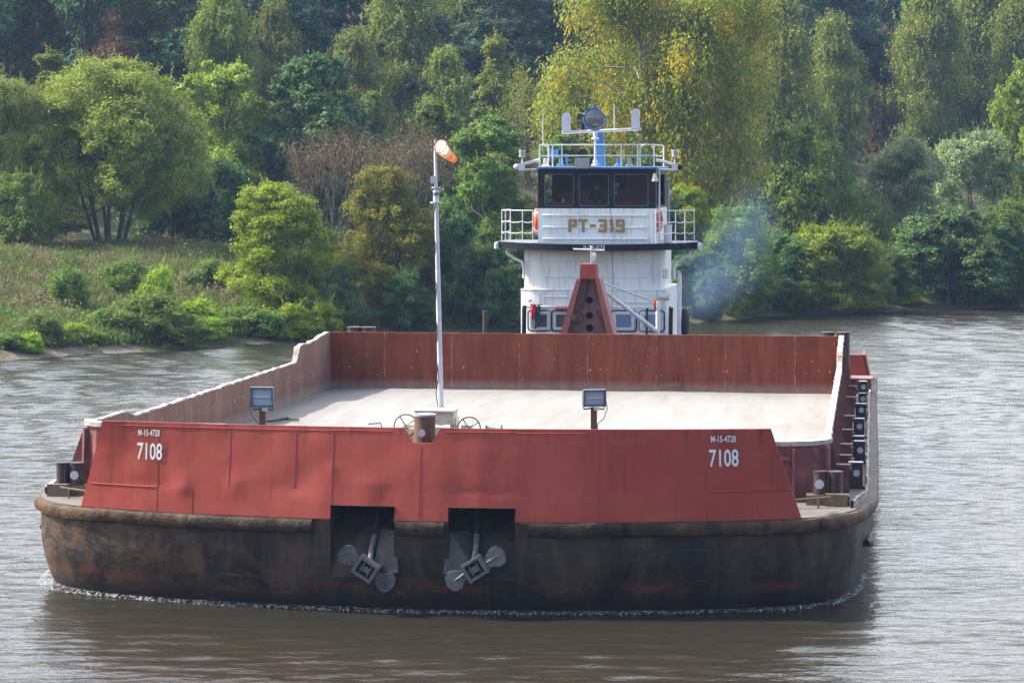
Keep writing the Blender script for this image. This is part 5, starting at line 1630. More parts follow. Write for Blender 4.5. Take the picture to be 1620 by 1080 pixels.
# red coupling tower on the tug's foredeck
tw0 = -4.2
tower = empty('coupling_tower', T(tx(930, tw0), tw0, 1.55), -PSI, 'red tapering coupling tower with three round holes at the tug bow', 'tower')
def tt_(x, y, e=0.0):
    bb = tw0 + e
    k = (TY + bb) / TY
    return T(((x - TX0) / KT) * (1 + tw0 / TY) - tw0 * 0.106, bb, HC - (y - HY) / KT * (1 + tw0 / TY))
b = MB()
hol = []
for (yc, rr_) in ((476, 6), (500, 6), (520, 6.5)):
    hol.append([tt_(930 + rr_ * math.cos(R(k * 24)), yc + rr_ * 0.92 * math.sin(R(k * 24)), 0.35) for k in range(15)])
b.prism([[tt_(892, 530, 0.35), tt_(965, 530, 0.35), tt_(943, 441, 0.35), tt_(918, 441, 0.35)]] + hol, RT @ Vector((0, 0.04, 0)))
b.prism([[tt_(880, 545, 0.35), tt_(977, 545, 0.35), tt_(966, 530.2, 0.35), tt_(891, 530.2, 0.35)]], RT @ Vector((0, 0.04, 0)))
b.build('web_plate', M['mauve_red'], tower)
for xs in (((912, 441), (919, 441), (897, 528), (885.5, 528)), ((941, 441), (948, 441), (970.5, 528), (960, 528))):
    b = MB(); b.prism([[tt_(x, y) for x, y in xs]], RT @ Vector((0, 0.9, 0))); 
    ext = [(xs[3][0], 528), (xs[2][0], 528), (xs[2][0] + (xs[2][0] - xs[1][0]) * 0.35, 560), (xs[3][0] + (xs[3][0] - xs[0][0]) * 0.35, 560)]
    b.prism([[tt_(x, y) for x, y in ext]], RT @ Vector((0, 0.9, 0)))
    b.build('leg', M['frame_red'], tower)
b = MB(); b.prism([[tt_(916.5, 441), tt_(943.5, 441), tt_(942, 418), tt_(918, 418)]], RT @ Vector((0, 0.55, 0))); b.build('head', M['bulwark'], tower)
b = MB(); b.prism([[tt_(893, 532, 0.86), tt_(964, 532, 0.86), tt_(943, 441, 0.86), tt_(918, 441, 0.86)]], RT @ Vector((0, 0.03, 0))); b.build('back_plate', M['black'], tower)  # black colour stands in for the shade inside the hollow tower
b = MB(); b.box(tt_(910, 503, 0.22), (0.34, 0.24, 0.22), RT); b.cyl(tt_(906, 502, 0.1), 0.09, 0.1, 12, RT @ Matrix.Rotation(R(90), 3, 'X')); b.build('hook_block', M['rust_post'], tower)
b = MB(); b.tube([tt_(943, 492, 0.2), tt_(956, 526, 0.2)], 0.03, 6); b.tube([tt_(930, 441, 0.3), tt_(922, 480, 0.28), tt_(909, 500, 0.2)], 0.022, 6); b.build('cable', M['rust_post'], tower)
b = MB()
b.tube([tt_(934, 420, 0.2), tt_(934, 392, 0.2)], 0.028, 8); b.tube([tt_(905, 394.6, 0.2), tt_(955, 396.4, 0.2)], 0.026, 8); b.lathe(tt_(934, 392, 0.2), [(0.035, 0), (0.025, 0.03), (0.01, 0.05)], 8)
b.build('signal_staff', M['white_clean'], tower, smooth=True)
# small white flag tied to the staff
b = MB(); rows = []
for i in range(7):
    k = i / 6; rows.append([tt_(935.5 + (4 + 3 * math.sin(k * 5)) * j / 4, 398 + 19 * k + 1.5 * j / 4 + (2 if i in (3, 4) else 0), 0.2 + 0.05 * math.sin(j * 1.7 + i)) for j in range(5)])
b.grid(rows); o = b.build('flag', M['lettering'], None, smooth=True)
tag(o, 'small crumpled white flag hanging from the staff on the red tower', 'flag')
sm = o.modifiers.new('thickness', 'SOLIDIFY'); sm.thickness = 0.008

# life buoys
def buoy(x, y0, y1, bb, label, tilt):
    c = T(tx(x), bb, (tz(y0) + tz(y1)) / 2); r = (tz(y0) - tz(y1)) / 2 - 0.075
    root = empty('lifebuoy', c, -PSI, label, 'lifebuoy', 'lifebuoys either side of the wheelhouse')
    Rb = RT @ Matrix.Rotation(tilt, 3, 'Z')
    b = MB(); b.tube([c + Rb @ Vector((0.0, r * math.cos(t), r * math.sin(t))) for t in [j * 2 * PI / 28 for j in range(28)]], 0.085, 12, closed=True)
    b.build('ring', M['orange'], root, smooth=True)
    for k in range(4):
        b = MB(); t0 = R(45 + 90 * k)
        b.tube([c + Rb @ Vector((0, r * math.cos(t), r * math.sin(t))) for t in [t0 - 0.12, t0, t0 + 0.12]], 0.09, 12); b.build('band', M['lettering'], root, smooth=True)
buoy(843, 331, 372, 0.75, 'orange lifebuoy on the left side of the wheelhouse, edge on', R(8))
buoy(1038.5, 331, 367, 0.75, 'orange lifebuoy on the right side of the wheelhouse, by the pipe', R(-8))

# laundry on the rail, orange gloves
def cloth(name, px, w, y0, y1, col, label, cat, bb, sway=0.0, split=False):
    m = paint(name + '_fabric', col, 0.25, 0.9, 6)
    b = MB(); rows = []
    for i in range(11):
        k = i / 10; r = []
        for j in range(9):
            q = j / 8 - 0.5
            a = tx(px) + q * w * (1 - 0.25 * k) + sway * k
            if split and k > 0.35 and abs(q) < 0.07: a += 0.02 * (1 if q > 0 else -1)
            r.append(T(a, bb + 0.05 * math.sin(q * 14 + k * 3) * (0.4 + k), tz(y0) + (tz(y1) - tz(y0)) * k + 0.03 * math.sin(q * 9)))
        rows.append(r)
    b.grid(rows); o = b.build(name, m, None, smooth=True)
    sm = o.modifiers.new('thickness', 'SOLIDIFY'); sm.thickness = 0.012
    tag(o, label, cat)
cloth('red_shirt', 844.5, 0.16, 481, 504, (0.55, 0.03, 0.05), 'bright red cloth hung to dry by the tug cabin window', 'cloth', -0.25)
cloth('dark_trousers', 851.5, 0.17, 483, 519, (0.07, 0.085, 0.11), 'dark grey trousers hung to dry beside the red cloth', 'trousers', -0.22, -0.06, True)
b = MB(); b.tube([T(tx(838), -0.23, tz(482)), T(tx(860), -0.23, tz(482.5))], 0.012, 5); b.build('drying_line', M['rope'], tug)
cloth('orange_gloves', 1041, 0.12, 470, 485, (0.60, 0.13, 0.06), 'orange work gloves hanging beside the tug davit post', 'gloves', -1.2, 0.03)

# helmsman behind the middle window
def helmsman():
    c = T(tx(936), wb0 + 1.1, z_s + 0.02)
    root = empty('person', c, -PSI, 'person in a dark red jacket at the helm behind the middle wheelhouse window', 'person')
    J = {'pelvis': (0, 0.05, -0.15), 'waist': (0, 0.05, 0.08), 'chest': (0, 0.02, 0.32), 'neck0': (0, 0.02, 0.47), 'neck': (0, 0.0, 0.54), 'head': (0, -0.01, 0.64), 'crown': (0, 0, 0.73),
         'shl': (-0.19, 0.02, 0.43), 'ell': (-0.27, -0.08, 0.16), 'wrl': (-0.14, -0.33, 0.18), 'hdl': (-0.11, -0.40, 0.20),
         'shr': (0.19, 0.02, 0.43), 'elr': (0.27, -0.08, 0.16), 'wrr': (0.14, -0.33, 0.18), 'hdr': (0.11, -0.40, 0.20)}
    rad = {'pelvis': (.16, .12), 'waist': (.15, .11), 'chest': (.17, .12), 'neck0': (.08, .07), 'neck': (.055, .055), 'head': (.078, .095), 'crown': (.06, .07), 'shl': (.065, .065), 'ell': (.05, .05), 'wrl': (.035, .03), 'hdl': (.04, .025), 'shr': (.065, .065), 'elr': (.05, .05), 'wrr': (.035, .03), 'hdr': (.04, .025)}
    E = [('pelvis', 'waist'), ('waist', 'chest'), ('chest', 'neck0'), ('neck0', 'neck'), ('neck', 'head'), ('head', 'crown'), ('chest', 'shl'), ('shl', 'ell'), ('ell', 'wrl'), ('wrl', 'hdl'), ('chest', 'shr'), ('shr', 'elr'), ('elr', 'wrr'), ('wrr', 'hdr')]
    names = list(J)
    # fingers: five short chains on each hand, curled over the wheel rim
    for side, s_ in (('l', -1), ('r', 1)):
        hx, hy, hz = J['hd' + side]
        for f in range(5):
            k1, k2 = f'f{side}{f}a', f'f{side}{f}b'
            off = (f - 1.5) * 0.018 if f < 4 else 0
            if f < 4:
                J[k1] = (hx + off, hy - 0.05, hz + 0.015); J[k2] = (hx + off, hy - 0.075, hz - 0.02 - 0.004 * f)
            else:
                J[k1] = (hx - s_ * 0.04, hy - 0.015, hz + 0.01); J[k2] = (hx - s_ * 0.05, hy - 0.05, hz - 0.01)
            rad[k1] = rad[k2] = (.009, .009)
            E += [('hd' + side, k1), (k1, k2)]
    names = list(J)
    me = bpy.data.meshes.new('body')
    me.from_pydata([J[n_] for n_ in names], [(names.index(a), names.index(c_)) for a, c_ in E], [])
    o = bpy.data.objects.new('body', me); COL.objects.link(o)
    mdf = o.modifiers.new('skin', 'SKIN')
    sv = me.skin_vertices[0].data if me.skin_vertices else None
    if sv is None:
        bm = bmesh.new(); bm.from_mesh(me); bm.verts.layers.skin.verify(); bm.to_mesh(me); bm.free(); sv = me.skin_vertices[0].data
    for i, n_ in enumerate(names): sv[i].radius = rad[n_]
    sv[0].use_root = True
    o.modifiers.new('sub', 'SUBSURF').levels = 1
    o.modifiers['sub'].render_levels = 2
    bpy.context.view_layer.update()
    me2 = bpy.data.meshes.new_from_object(o.evaluated_get(bpy.context.evaluated_depsgraph_get()))
    bpy.data.objects.remove(o)
    skin = mat_simple('skin', (0.35, 0.2, 0.14), 0.5); jack = mat_simple('dark_red_jacket', (0.10, 0.03, 0.028), 0.85)
    me2.materials.clear(); me2.materials.append(jack); me2.materials.append(skin)
    for p in me2.polygons:
        p.use_smooth = True
        if p.center.z > 0.52 or p.center.y < -0.34: p.material_index = 1
    body = bpy.data.objects.new('body', me2); COL.objects.link(body); body.parent = root; WM[body.name] = WM[root.name]
    b = MB(); b.lathe(c + Vector((0, 0, 0.655)) + RT @ Vector((0, 0.015, 0)), [(0.10, 0), (0.10, 0.05), (0.08, 0.10), (0.02, 0.125)], 16); b.build('hair', mat_simple('dark_hair', (0.03, 0.022, 0.018), 0.7), body, smooth=True)
    hd = c + RT @ Vector((0, -0.098, 0.635))
    b = MB(); b.lathe(hd + Vector((0, 0, -0.02)), [(0.02, 0), (0.015, 0.03), (0.006, 0.05)], 8); b.build('nose', skin, body, smooth=True)
    b = MB()
    for e in (-0.033, 0.033): b.box(hd + RT @ Vector((e, -0.002, 0.02)), (0.03, 0.012, 0.014), RT)
    b.box(hd + RT @ Vector((0, -0.002, -0.052)), (0.045, 0.012, 0.012), RT); b.build('eyes_and_mouth', mat_simple('dark_features', (0.05, 0.025, 0.02), 0.6), body)
    b = MB()
    for e in (-0.085, 0.085): b.box(c + RT @ Vector((e, 0.0, 0.635)), (0.02, 0.045, 0.06), RT)
    b.build('ears', skin, body, bevel=0.008)
helmsman()
# steering wheel in front of the helmsman
b = MB()
wc = T(tx(936), wb0 + 0.72, z_s + 0.14)
b.tube([wc + RT @ Vector((0.2 * math.cos(t), 0, 0.2 * math.sin(t))) for t in [j * 2 * PI / 20 for j in range(20)]], 0.015, 6, closed=True); b.build('steering_wheel', M['black'], tug)

# ------------------------------------------------------------------ vegetation
def mesh_quads(name, V, mats):
    """V: (n,4,3) array of leaf quads"""
    n = V.shape[0]
    me = bpy.data.meshes.new(name)
    me.vertices.add(n * 4); me.vertices.foreach_set('co', V.reshape(-1).astype(np.float32))
    me.loops.add(n * 4); me.loops.foreach_set('vertex_index', np.arange(n * 4, dtype=np.int32))
    me.polygons.add(n); me.polygons.foreach_set('loop_start', np.arange(0, n * 4, 4, dtype=np.int32))
    me.polygons.foreach_set('loop_total', np.full(n, 4, dtype=np.int32))
    me.update(calc_edges=True)
    for m in mats: me.materials.append(m)
    return me

def unit(a): return a / np.maximum(1e-9, np.linalg.norm(a, axis=1, keepdims=True))

def leaf_quads(c, nrm, rng, length, width, axis=None, jitter=0.9):
    n = len(c)
    nr = unit(nrm + rng.normal(0, jitter, (n, 3)))
    ref = rng.normal(0, 1, (n, 3)) if axis is None else axis + rng.normal(0, 0.35, (n, 3))
    t = ref - nr * np.sum(ref * nr, 1, keepdims=True); t = unit(t)
    b_ = np.cross(nr, t)
    l = length * rng.uniform(0.65, 1.25, (n, 1)); w = width * rng.uniform(0.65, 1.25, (n, 1))
    return np.stack([c - t * l * 0.5, c + b_ * w * 0.5 - t * l * 0.05, c + t * l * 0.5, c - b_ * w * 0.5 - t * l * 0.05], 1)

PROF = {   # crown half-width (0..1) by height fraction of the crown
 'dome':  lambda h: np.sqrt(np.clip(1 - (np.maximum(0, h - 0.30) / 0.70) ** 2.2, 0, 1)) * (0.82 + 0.18 * np.clip(h / 0.3, 0, 1)),
 'oval':  lambda h: np.sqrt(np.clip(1 - ((h - 0.45) / 0.56) ** 2, 0, 1)),
 'cone':  lambda h: np.clip(1.02 - h, 0.03, 1) ** 0.75 * np.clip(0.5 + h * 3, 0, 1),
 'birch': lambda h: np.clip(np.sin(np.clip(h * 0.90 + 0.12, 0, 1) * PI), 0.05, 1) ** 0.7,
 'wide':  lambda h: np.sqrt(np.clip(1 - ((h - 0.5) / 0.52) ** 4, 0, 1)),
}

def tree_mesh(key, kind, H, W, seed, leaf, nleaf, lobes, prof, base=0.0, lsize=(0.20, 0.10), weep=0.0, bark='bark', stems=1, lobe_r=0.30, trunk_h=0.6, sprig=0.0, tr=0.14, jit=0.6, clump=13.0):
    """returns (crown mesh, trunk mesh) for a tree H tall and W wide with its foot at the origin; base = height where the crown starts"""
    rng = np.random.default_rng(seed)
    ch = H - base
    # lobes
    hl = rng.uniform(0.02, 0.97, lobes) ** 0.9
    pr = PROF[prof](hl)
    ang = rng.uniform(0, 2 * PI, lobes) + np.arange(lobes) * 2.4
    rr = np.sqrt(rng.uniform(0.10, 1.0, lobes))
    lr = lobe_r * W / 2 * rng.uniform(0.65, 1.25, lobes) * (0.55 + 0.45 * pr)
    rad = np.maximum(0, pr * W / 2 - lr * 0.75) * rr
    lz = base + np.clip(hl * ch, lr * 0.5, ch - lr * 0.75)
    LC = np.stack([np.cos(ang) * rad, np.sin(ang) * rad, lz], 1)
    # sub clumps on every lobe, leaves gathered round the sub clumps
    area = lr ** 2; per = np.maximum(40, (nleaf * area / area.sum())).astype(int)
    out = []
    for i in range(lobes):
        nsub = max(7, int(clump * (lr[i] / 0.55) ** 2))
        d = unit(rng.normal(0, 1, (nsub, 3)) + np.array([0, 0, 0.35]))
        sc = LC[i] + d * lr[i] * np.array([1, 1, 0.85]) * rng.uniform(0.62, 1.05, (nsub, 1))
        k = rng.integers(0, nsub, per[i])
        sg = (0.10 + 0.05 * lr[i]) * rng.uniform(0.7, 1.3, (nsub, 1))[k]
        c = sc[k] + rng.normal(0, 1, (per[i], 3)) * sg * np.array([1.0, 1.0, 0.75])
        nrm = d[k] + np.array([-0.15, 0, 0.75])
        if weep > 0:
            drop = rng.uniform(0, 1, per[i]) ** 1.3 * weep
            nstr = 9                                    # each clump lets down a handful of hanging strands
            so = rng.normal(0, 1, (nsub, nstr, 3)) * np.array([0.38, 0.38, 0.28]); sl = rng.uniform(0.45, 1.0, (nsub, nstr))
            j = rng.integers(0, nstr, per[i])
            c = sc[k] + so[k, j] + rng.normal(0, 1, (per[i], 3)) * np.array([0.06, 0.06, 0.08]); c[:, 2] -= drop * sl[k, j]
            nrm = d[k] + np.array([-0.3, 0, 0.6])
            out.append(leaf_quads(c, nrm, rng, lsize[0], lsize[1], axis=np.array([0, 0, -1.0]), jitter=0.6))
        else:
            out.append(leaf_quads(c, nrm, rng, lsize[0], lsize[1], axis=None, jitter=jit))
        if sprig > 0:                                   # upright shoots standing out of the outline
            ns = max(2, int(sprig * nsub * 0.35))
            ks = rng.integers(0, nsub, ns)
            for q in ks:
                if d[q][2] < -0.1: continue
                dirv = unit((d[q] * 0.7 + np.array([0, 0, 0.8]) + rng.normal(0, 0.25, 3))[None])[0]
                ln = rng.uniform(0.35, 0.95); m = 16
                tpos = np.linspace(0, 1, m)[:, None]
                c2 = sc[q] + dirv * ln * tpos + rng.normal(0, 0.035, (m, 3))
                out.append(leaf_quads(c2, np.repeat((np.cross(dirv, rng.normal(0, 1, 3)))[None], m, 0), rng, lsize[0] * 0.9, lsize[1] * 0.8, axis=dirv, jitter=0.5))
    V = np.concatenate(out)
    V[:, :, 2] = np.maximum(V[:, :, 2], 0.03)
    crown = mesh_quads(key + '_crown', V, [LEAF[leaf]])
    # trunk and limbs
    b = MB()
    rn = random.Random(seed)
    tips = [LC[i] for i in np.argsort(rng.random(lobes))[:max(7, lobes // 2)]]
    for s_ in range(stems):
        a = 2 * PI * s_ / max(1, stems) + 0.4
        sp_ = 0 if stems == 1 else 0.20 * W
        foot = Vector((math.cos(a) * 0.05 * W * (stems > 1), math.sin(a) * 0.05 * W * (stems > 1), -0.3))
        top = Vector((math.cos(a) * sp_, math.sin(a) * sp_, base + ch * trunk_h))
        mid = foot.lerp(top, 0.5) + Vector((rn.uniform(-.1, .1), rn.uniform(-.1, .1), 0)) * (W * 0.12)
        b.tube([foot, foot.lerp(mid, 0.5), mid, mid.lerp(top, 0.5), top], [tr * 1.25, tr, tr * 0.8, tr * 0.5, tr * 0.2], 7)
        for tp in tips[s_::stems]:
            k = min(0.9, max(0.12, (tp[2] - 0.35 * np.hypot(tp[0], tp[1])) / max(0.5, top.z)))
            st = foot.lerp(mid, k * 2) if k < 0.5 else mid.lerp(top, k * 2 - 1)
            e = Vector(tp)
            m_ = st.lerp(e, 0.5) + Vector((0, 0, 0.12 * (e - st).length))
            b.tube([st, m_, e], [tr * 0.42, tr * 0.25, tr * 0.08], 5)
    tm = b.build(key + '_trunk', M[bark]); me = tm.data
    bpy.data.objects.remove(tm); WM.pop(key + '_trunk', None)
    return crown, me, H, W

def dry_shrub_mesh(key, H, W, seed, nleaf, leaf='brown'):
    rng = random.Random(seed); g = np.random.default_rng(seed)
    b = MB(); tips = []
    def grow(p, d, ln, r, depth):
        q = p + d * ln
        m_ = p.lerp(q, 0.5) + Vector((rng.uniform(-1, 1), rng.uniform(-1, 1), rng.uniform(-.5, .5))) * ln * 0.06
        b.tube([p, m_, q], [r, r * 0.8, r * 0.6], 3 if depth > 1 else 5, caps=False)
        tips.append(q); tips.append(m_)
        if depth >= 4: return
        for _ in range(3 if depth < 3 else 2):
            nd = (d + Vector((rng.uniform(-1, 1), rng.uniform(-1, 1), rng.uniform(-0.25, 0.7))) * 0.55).normalized()
            grow(q, nd, ln * rng.uniform(0.6, 0.82), r * 0.58, depth + 1)
    for s_ in range(9):
        a = s_ * 0.7
        d = Vector((math.cos(a) * 0.38, math.sin(a) * 0.38, 1)).normalized()
        grow(Vector((math.cos(a) * W * 0.06, math.sin(a) * W * 0.06, -0.2)), d, H * 0.30, 0.055, 0)
    tm = b.build(key + '_trunk', M['twig']); me = tm.data; bpy.data.objects.remove(tm)
    co = np.array([v.co[:] for v in me.vertices]); sx_ = W / 2 / np.percentile(np.abs(co[:, :2]), 97); sz_ = H / co[:, 2].max()
    co[:, :2] *= sx_; co[:, 2] *= sz_
    me.vertices.foreach_set('co', co.reshape(-1)); me.update()
    T_ = np.array([t[:] for t in tips]); T_[:, :2] *= sx_; T_[:, 2] *= sz_
    k = g.integers(0, len(T_), nleaf)
    c = T_[k] + g.normal(0, 0.16, (nleaf, 3)); c[:, 2] = np.maximum(c[:, 2], 0.05)
    crown = mesh_quads(key + '_crown', leaf_quads(c, g.normal(0, 1, (nleaf, 3)), g, 0.13, 0.06), [LEAF[leaf]])
    return crown, me, H, W

KIND = {}
def kind(key, **kw):
    KIND[key] = dry_shrub_mesh(key, **kw) if kw.pop('dry', False) else tree_mesh(key, key, **kw)

kind('willow_tree',  H=9.2, W=10.5, seed=1, leaf='willow', nleaf=120000, lobes=42, prof='dome', base=1.9, lsize=(0.19, 0.065), stems=9, lobe_r=0.3, trunk_h=0.55, sprig=0.3, tr=0.085, jit=0.5, clump=11)
kind('willow_shrub', H=6.2, W=4.8, seed=2, leaf='lime', nleaf=60000, lobes=34, prof='dome', base=0.1, lsize=(0.15, 0.055), stems=5, lobe_r=0.34, tr=0.08, sprig=0.35, jit=0.5)
kind('olive_willow', H=6.8, W=5.3, seed=3, leaf='olive', nleaf=60000, lobes=36, prof='dome', base=0.1, lsize=(0.15, 0.055), stems=5, lobe_r=0.33, tr=0.09, sprig=0.3, jit=0.5)
kind('maple_tree',   H=10.5, W=7.0, seed=4, leaf='deep', nleaf=48000, lobes=44, prof='oval', base=1.2, lsize=(0.22, 0.14), lobe_r=0.27, sprig=0.2, clump=10)
kind('aspen_tree',   H=9.5, W=6.5, seed=5, leaf='amber', nleaf=46000, lobes=40, prof='oval', base=1.0, lsize=(0.17, 0.11), lobe_r=0.25, sprig=0.5, clump=10)
kind('alder_tree',   H=9.5, W=5.4, seed=6, leaf='green', nleaf=56000, lobes=46, prof='oval', base=0.3, lsize=(0.17, 0.10), lobe_r=0.27, sprig=0.4, stems=3, tr=0.1)
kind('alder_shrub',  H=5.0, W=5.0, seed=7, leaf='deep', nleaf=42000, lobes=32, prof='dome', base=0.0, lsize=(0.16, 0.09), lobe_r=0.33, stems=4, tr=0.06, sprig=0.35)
kind('leafy_shrub',  H=4.5, W=5.0, seed=8, leaf='green', nleaf=42000, lobes=30, prof='dome', base=0.0, lsize=(0.15, 0.065), lobe_r=0.33, stems=4, tr=0.06, sprig=1.0)
kind('amber_shrub',  H=4.4, W=6.0, seed=9, leaf='amber', nleaf=50000, lobes=36, prof='dome', base=0.0, lsize=(0.15, 0.065), lobe_r=0.28, stems=5, tr=0.05, sprig=1.1)
kind('grey_willow',  H=7.5, W=6.4, seed=10, leaf='grey', nleaf=60000, lobes=40, prof='dome', base=0.2, lsize=(0.18, 0.065), lobe_r=0.30, stems=5, tr=0.09, sprig=1.0)
kind('bank_bush',    H=1.7, W=2.2, seed=11, leaf='green', nleaf=10000, lobes=14, prof='dome', base=0.0, lsize=(0.13, 0.06), lobe_r=0.42, stems=3, tr=0.025, sprig=0.5)
kind('yellow_bush',  H=1.7, W=2.4, seed=12, leaf='lime', nleaf=10000, lobes=14, prof='dome', base=0.0, lsize=(0.13, 0.06), lobe_r=0.40, stems=3, tr=0.025, sprig=0.7)
kind('weeping_birch', H=18.5, W=15.0, seed=13, leaf='gold', nleaf=150000, lobes=90, prof='wide', base=4.0, lsize=(0.27, 0.09), weep=2.3, bark='bark_birch', lobe_r=0.22, trunk_h=0.85, stems=2, tr=0.28, clump=7)
kind('birch_tree',   H=19.0, W=6.8, seed=14, leaf='birch', nleaf=60000, lobes=70, prof='birch', base=5.0, lsize=(0.24, 0.10), weep=1.0, bark='bark_birch', lobe_r=0.33, trunk_h=0.95, tr=0.17, clump=7)
kind('slim_birch',   H=18.0, W=5.0, seed=15, leaf='birch', nleaf=46000, lobes=56, prof='birch', base=3.0, lsize=(0.24, 0.10), weep=1.0, bark='bark_birch', lobe_r=0.36, trunk_h=0.95, tr=0.13, clump=7)
kind('young_aspen',  H=13.0, W=5.0, seed=16, leaf='birch', nleaf=60000, lobes=60, prof='cone', base=0.8, lsize=(0.15, 0.09), lobe_r=0.30, trunk_h=0.95, tr=0.12, sprig=0.4, clump=9)
kind('pine_tree',    H=20.0, W=6.5, seed=17, leaf='pine', nleaf=40000, lobes=70, prof='oval', base=4.5, lsize=(0.34, 0.09), bark='bark_pine', lobe_r=0.30, trunk_h=0.98, tr=0.2, clump=6)
kind('spruce_tree',  H=20.0, W=6.8, seed=18, leaf='pine', nleaf=42000, lobes=90, prof='cone', base=1.0, lsize=(0.34, 0.09), weep=0.5, bark='bark', lobe_r=0.26, trunk_h=0.98, tr=0.2, clump=6)
kind('forest_linden', H=18.0, W=8.0, seed=19, leaf='deep', nleaf=46000, lobes=70, prof='oval', base=2.5, lsize=(0.28, 0.16), lobe_r=0.28, trunk_h=0.9, tr=0.2, clump=7)
kind('rusty_birch',  H=17.0, W=5.2, seed=20, leaf='rust', nleaf=16000, lobes=50, prof='birch', base=3.0, lsize=(0.22, 0.09), weep=1.0, bark='bark', lobe_r=0.33, trunk_h=0.95, tr=0.13)
kind('dry_shrub', dry=True, H=7.2, W=5.4, seed=21, nleaf=5200)
kind('dry_tree', dry=True, H=12.0, W=4.2, seed=22, nleaf=5200, leaf='olive')

NAME = {'willow_tree': 'willow_tree', 'willow_shrub': 'willow_shrub', 'olive_willow': 'willow_shrub', 'grey_willow': 'willow_shrub', 'bank_bush': 'bush', 'yellow_bush': 'bush',
        'rusty_birch': 'birch_tree', 'slim_birch': 'birch_tree', 'weeping_birch': 'weeping_birch', 'young_aspen': 'aspen_tree', 'forest_linden': 'linden_tree', 'amber_shrub': 'leafy_shrub'}
prng = random.Random(77)
def plant(key, px, t, ytop, wpx, label, group=None, cat=None, rot=None):
    crown, trunk, H0, W0 = KIND[key]
    s, Y = ray_st(px, t)
    p = ST(s, t)
    ztop_ = HC - (ytop - HY) / F * p.y
    h = max(0.4, ztop_ - p.z); w = wpx * p.y / F
    nm = NAME.get(key, key)
    root = empty(nm, p, prng.uniform(0, 6.28) if rot is None else rot, label, cat or ('tree' if 'tree' in nm or 'birch' in nm else 'bush' if nm == 'bush' else 'shrub'), group)
    root.scale = (w / W0, w / W0, h / H0)
    for me, part in ((trunk, 'trunk' if 'tree' in nm or 'birch' in nm else 'stems'), (crown, 'crown')):
        o = bpy.data.objects.new(part, me); COL.objects.link(o); o.parent = root
    return root

G1 = 'trees and shrubs along the far bank'
# --- left bank, front to back
plant('willow_tree', 175, 22, 100, 350, 'big pale willow with many leaning stems on top of the grassy bank', G1)
plant('willow_tree', 5, 25, 130, 230, 'willow cut by the left edge of the photo, behind the grass', G1, rot=2.0)
plant('leafy_shrub', 28, 21, 275, 150, 'green shrub at the left edge, in front of the willow crowns', G1)
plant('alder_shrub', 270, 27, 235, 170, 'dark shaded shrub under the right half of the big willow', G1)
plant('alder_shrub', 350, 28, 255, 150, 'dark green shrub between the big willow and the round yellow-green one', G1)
plant('aspen_tree', 352, 33, 98, 210, 'loose yellowing aspen right of the big willow', G1)
plant('maple_tree', 497, 30, 92, 215, 'dark green broad-leaved tree with glossy crown, upper left of the windsock', G1)
plant('willow_shrub', 440, 3.5, 289, 205, 'round bright yellow-green willow shrub left of the windsock pole', G1)
plant('olive_willow', 605, 2.5, 266, 190, 'round olive-yellow willow shrub right beside the windsock pole', G1)
plant('dry_shrub', 525, 17, 192, 150, 'bare brown shrub between the two round willow shrubs', G1)
plant('dry_shrub', 645, 18, 190, 140, 'bare brown shrub behind the windsock', G1, rot=1.2)
plant('alder_tree', 775, 12, 188, 165, 'leafy green alder left of the tug wheelhouse', G1)
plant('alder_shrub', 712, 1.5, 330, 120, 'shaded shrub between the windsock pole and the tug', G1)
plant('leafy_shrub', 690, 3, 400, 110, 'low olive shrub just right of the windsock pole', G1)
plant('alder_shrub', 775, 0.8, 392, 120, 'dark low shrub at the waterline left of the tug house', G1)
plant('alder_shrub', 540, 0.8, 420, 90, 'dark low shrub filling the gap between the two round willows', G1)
plant('alder_tree', 690, 24, 165, 130, 'green alder behind the windsock, paler at its top', G1, rot=1.0)
plant('young_aspen', 783, 42, 58, 165, 'slender pointed yellow-green aspen above the alder left of the tug mast', G1)
plant('alder_tree', 585, 38, 150, 120, 'small light green alder behind the bare shrubs', G1, rot=2.2)
plant('dry_tree', 838, 32, 70, 90, 'thin brownish tree with sparse leaves at the left of the yellow birch', G1, cat='tree')
# --- middle and right
plant('weeping_birch', 1050, 20, -60, 430, 'huge weeping birch with yellow streaks in its hanging foliage behind the tug mast', G1, rot=0.6)
plant('leafy_shrub', 1262, 10, 198, 215, 'tall feathery green shrub to the right of the weeping birch', G1)
plant('willow_shrub', 1085, 8, 292, 130, 'yellow-green shrub behind the tug gallery rail at right', G1)
plant('alder_shrub', 1000, 8, 250, 200, 'dark shrub hidden behind the tug wheelhouse', G1)
plant('alder_tree', 900, 10, 215, 150, 'green alder directly behind the left of the tug house', G1, rot=0.4)
plant('leafy_shrub', 1165, 0.9, 328, 165, 'bush at the waterline half veiled by the tug exhaust smoke', G1)
plant('alder_shrub', 1105, 0.6, 400, 110, 'dark low bush at the waterline touching the tug', G1)
plant('amber_shrub', 1315, 0.9, 362, 215, 'bush with golden tips overhanging the right bank waterline', G1)
plant('alder_shrub', 1240, 1.6, 375, 130, 'dark green bush between the smoke and the golden bush', G1)
plant('leafy_shrub', 1375, 0.7, 425, 90, 'small green bush right of the golden bush', G1)
plant('grey_willow', 1430, 13, 222, 185, 'grey-green willow shrub with silvery leaves at right', G1)
plant('grey_willow', 1545, 17, 212, 190, 'paler grey-green willow shrub near the right edge', G1, rot=2.5)
plant('alder_shrub', 1500, 0.9, 335, 200, 'dark green shrub over the water near the right edge', G1, rot=1.0)
plant('leafy_shrub', 1600, 1.0, 318, 140, 'light green shrub cut by the right edge above the water', G1, rot=0.5)
plant('aspen_tree', 1628, 16, 95, 150, 'yellow-green tree with tiered branches at the right edge', G1, rot=2.5)
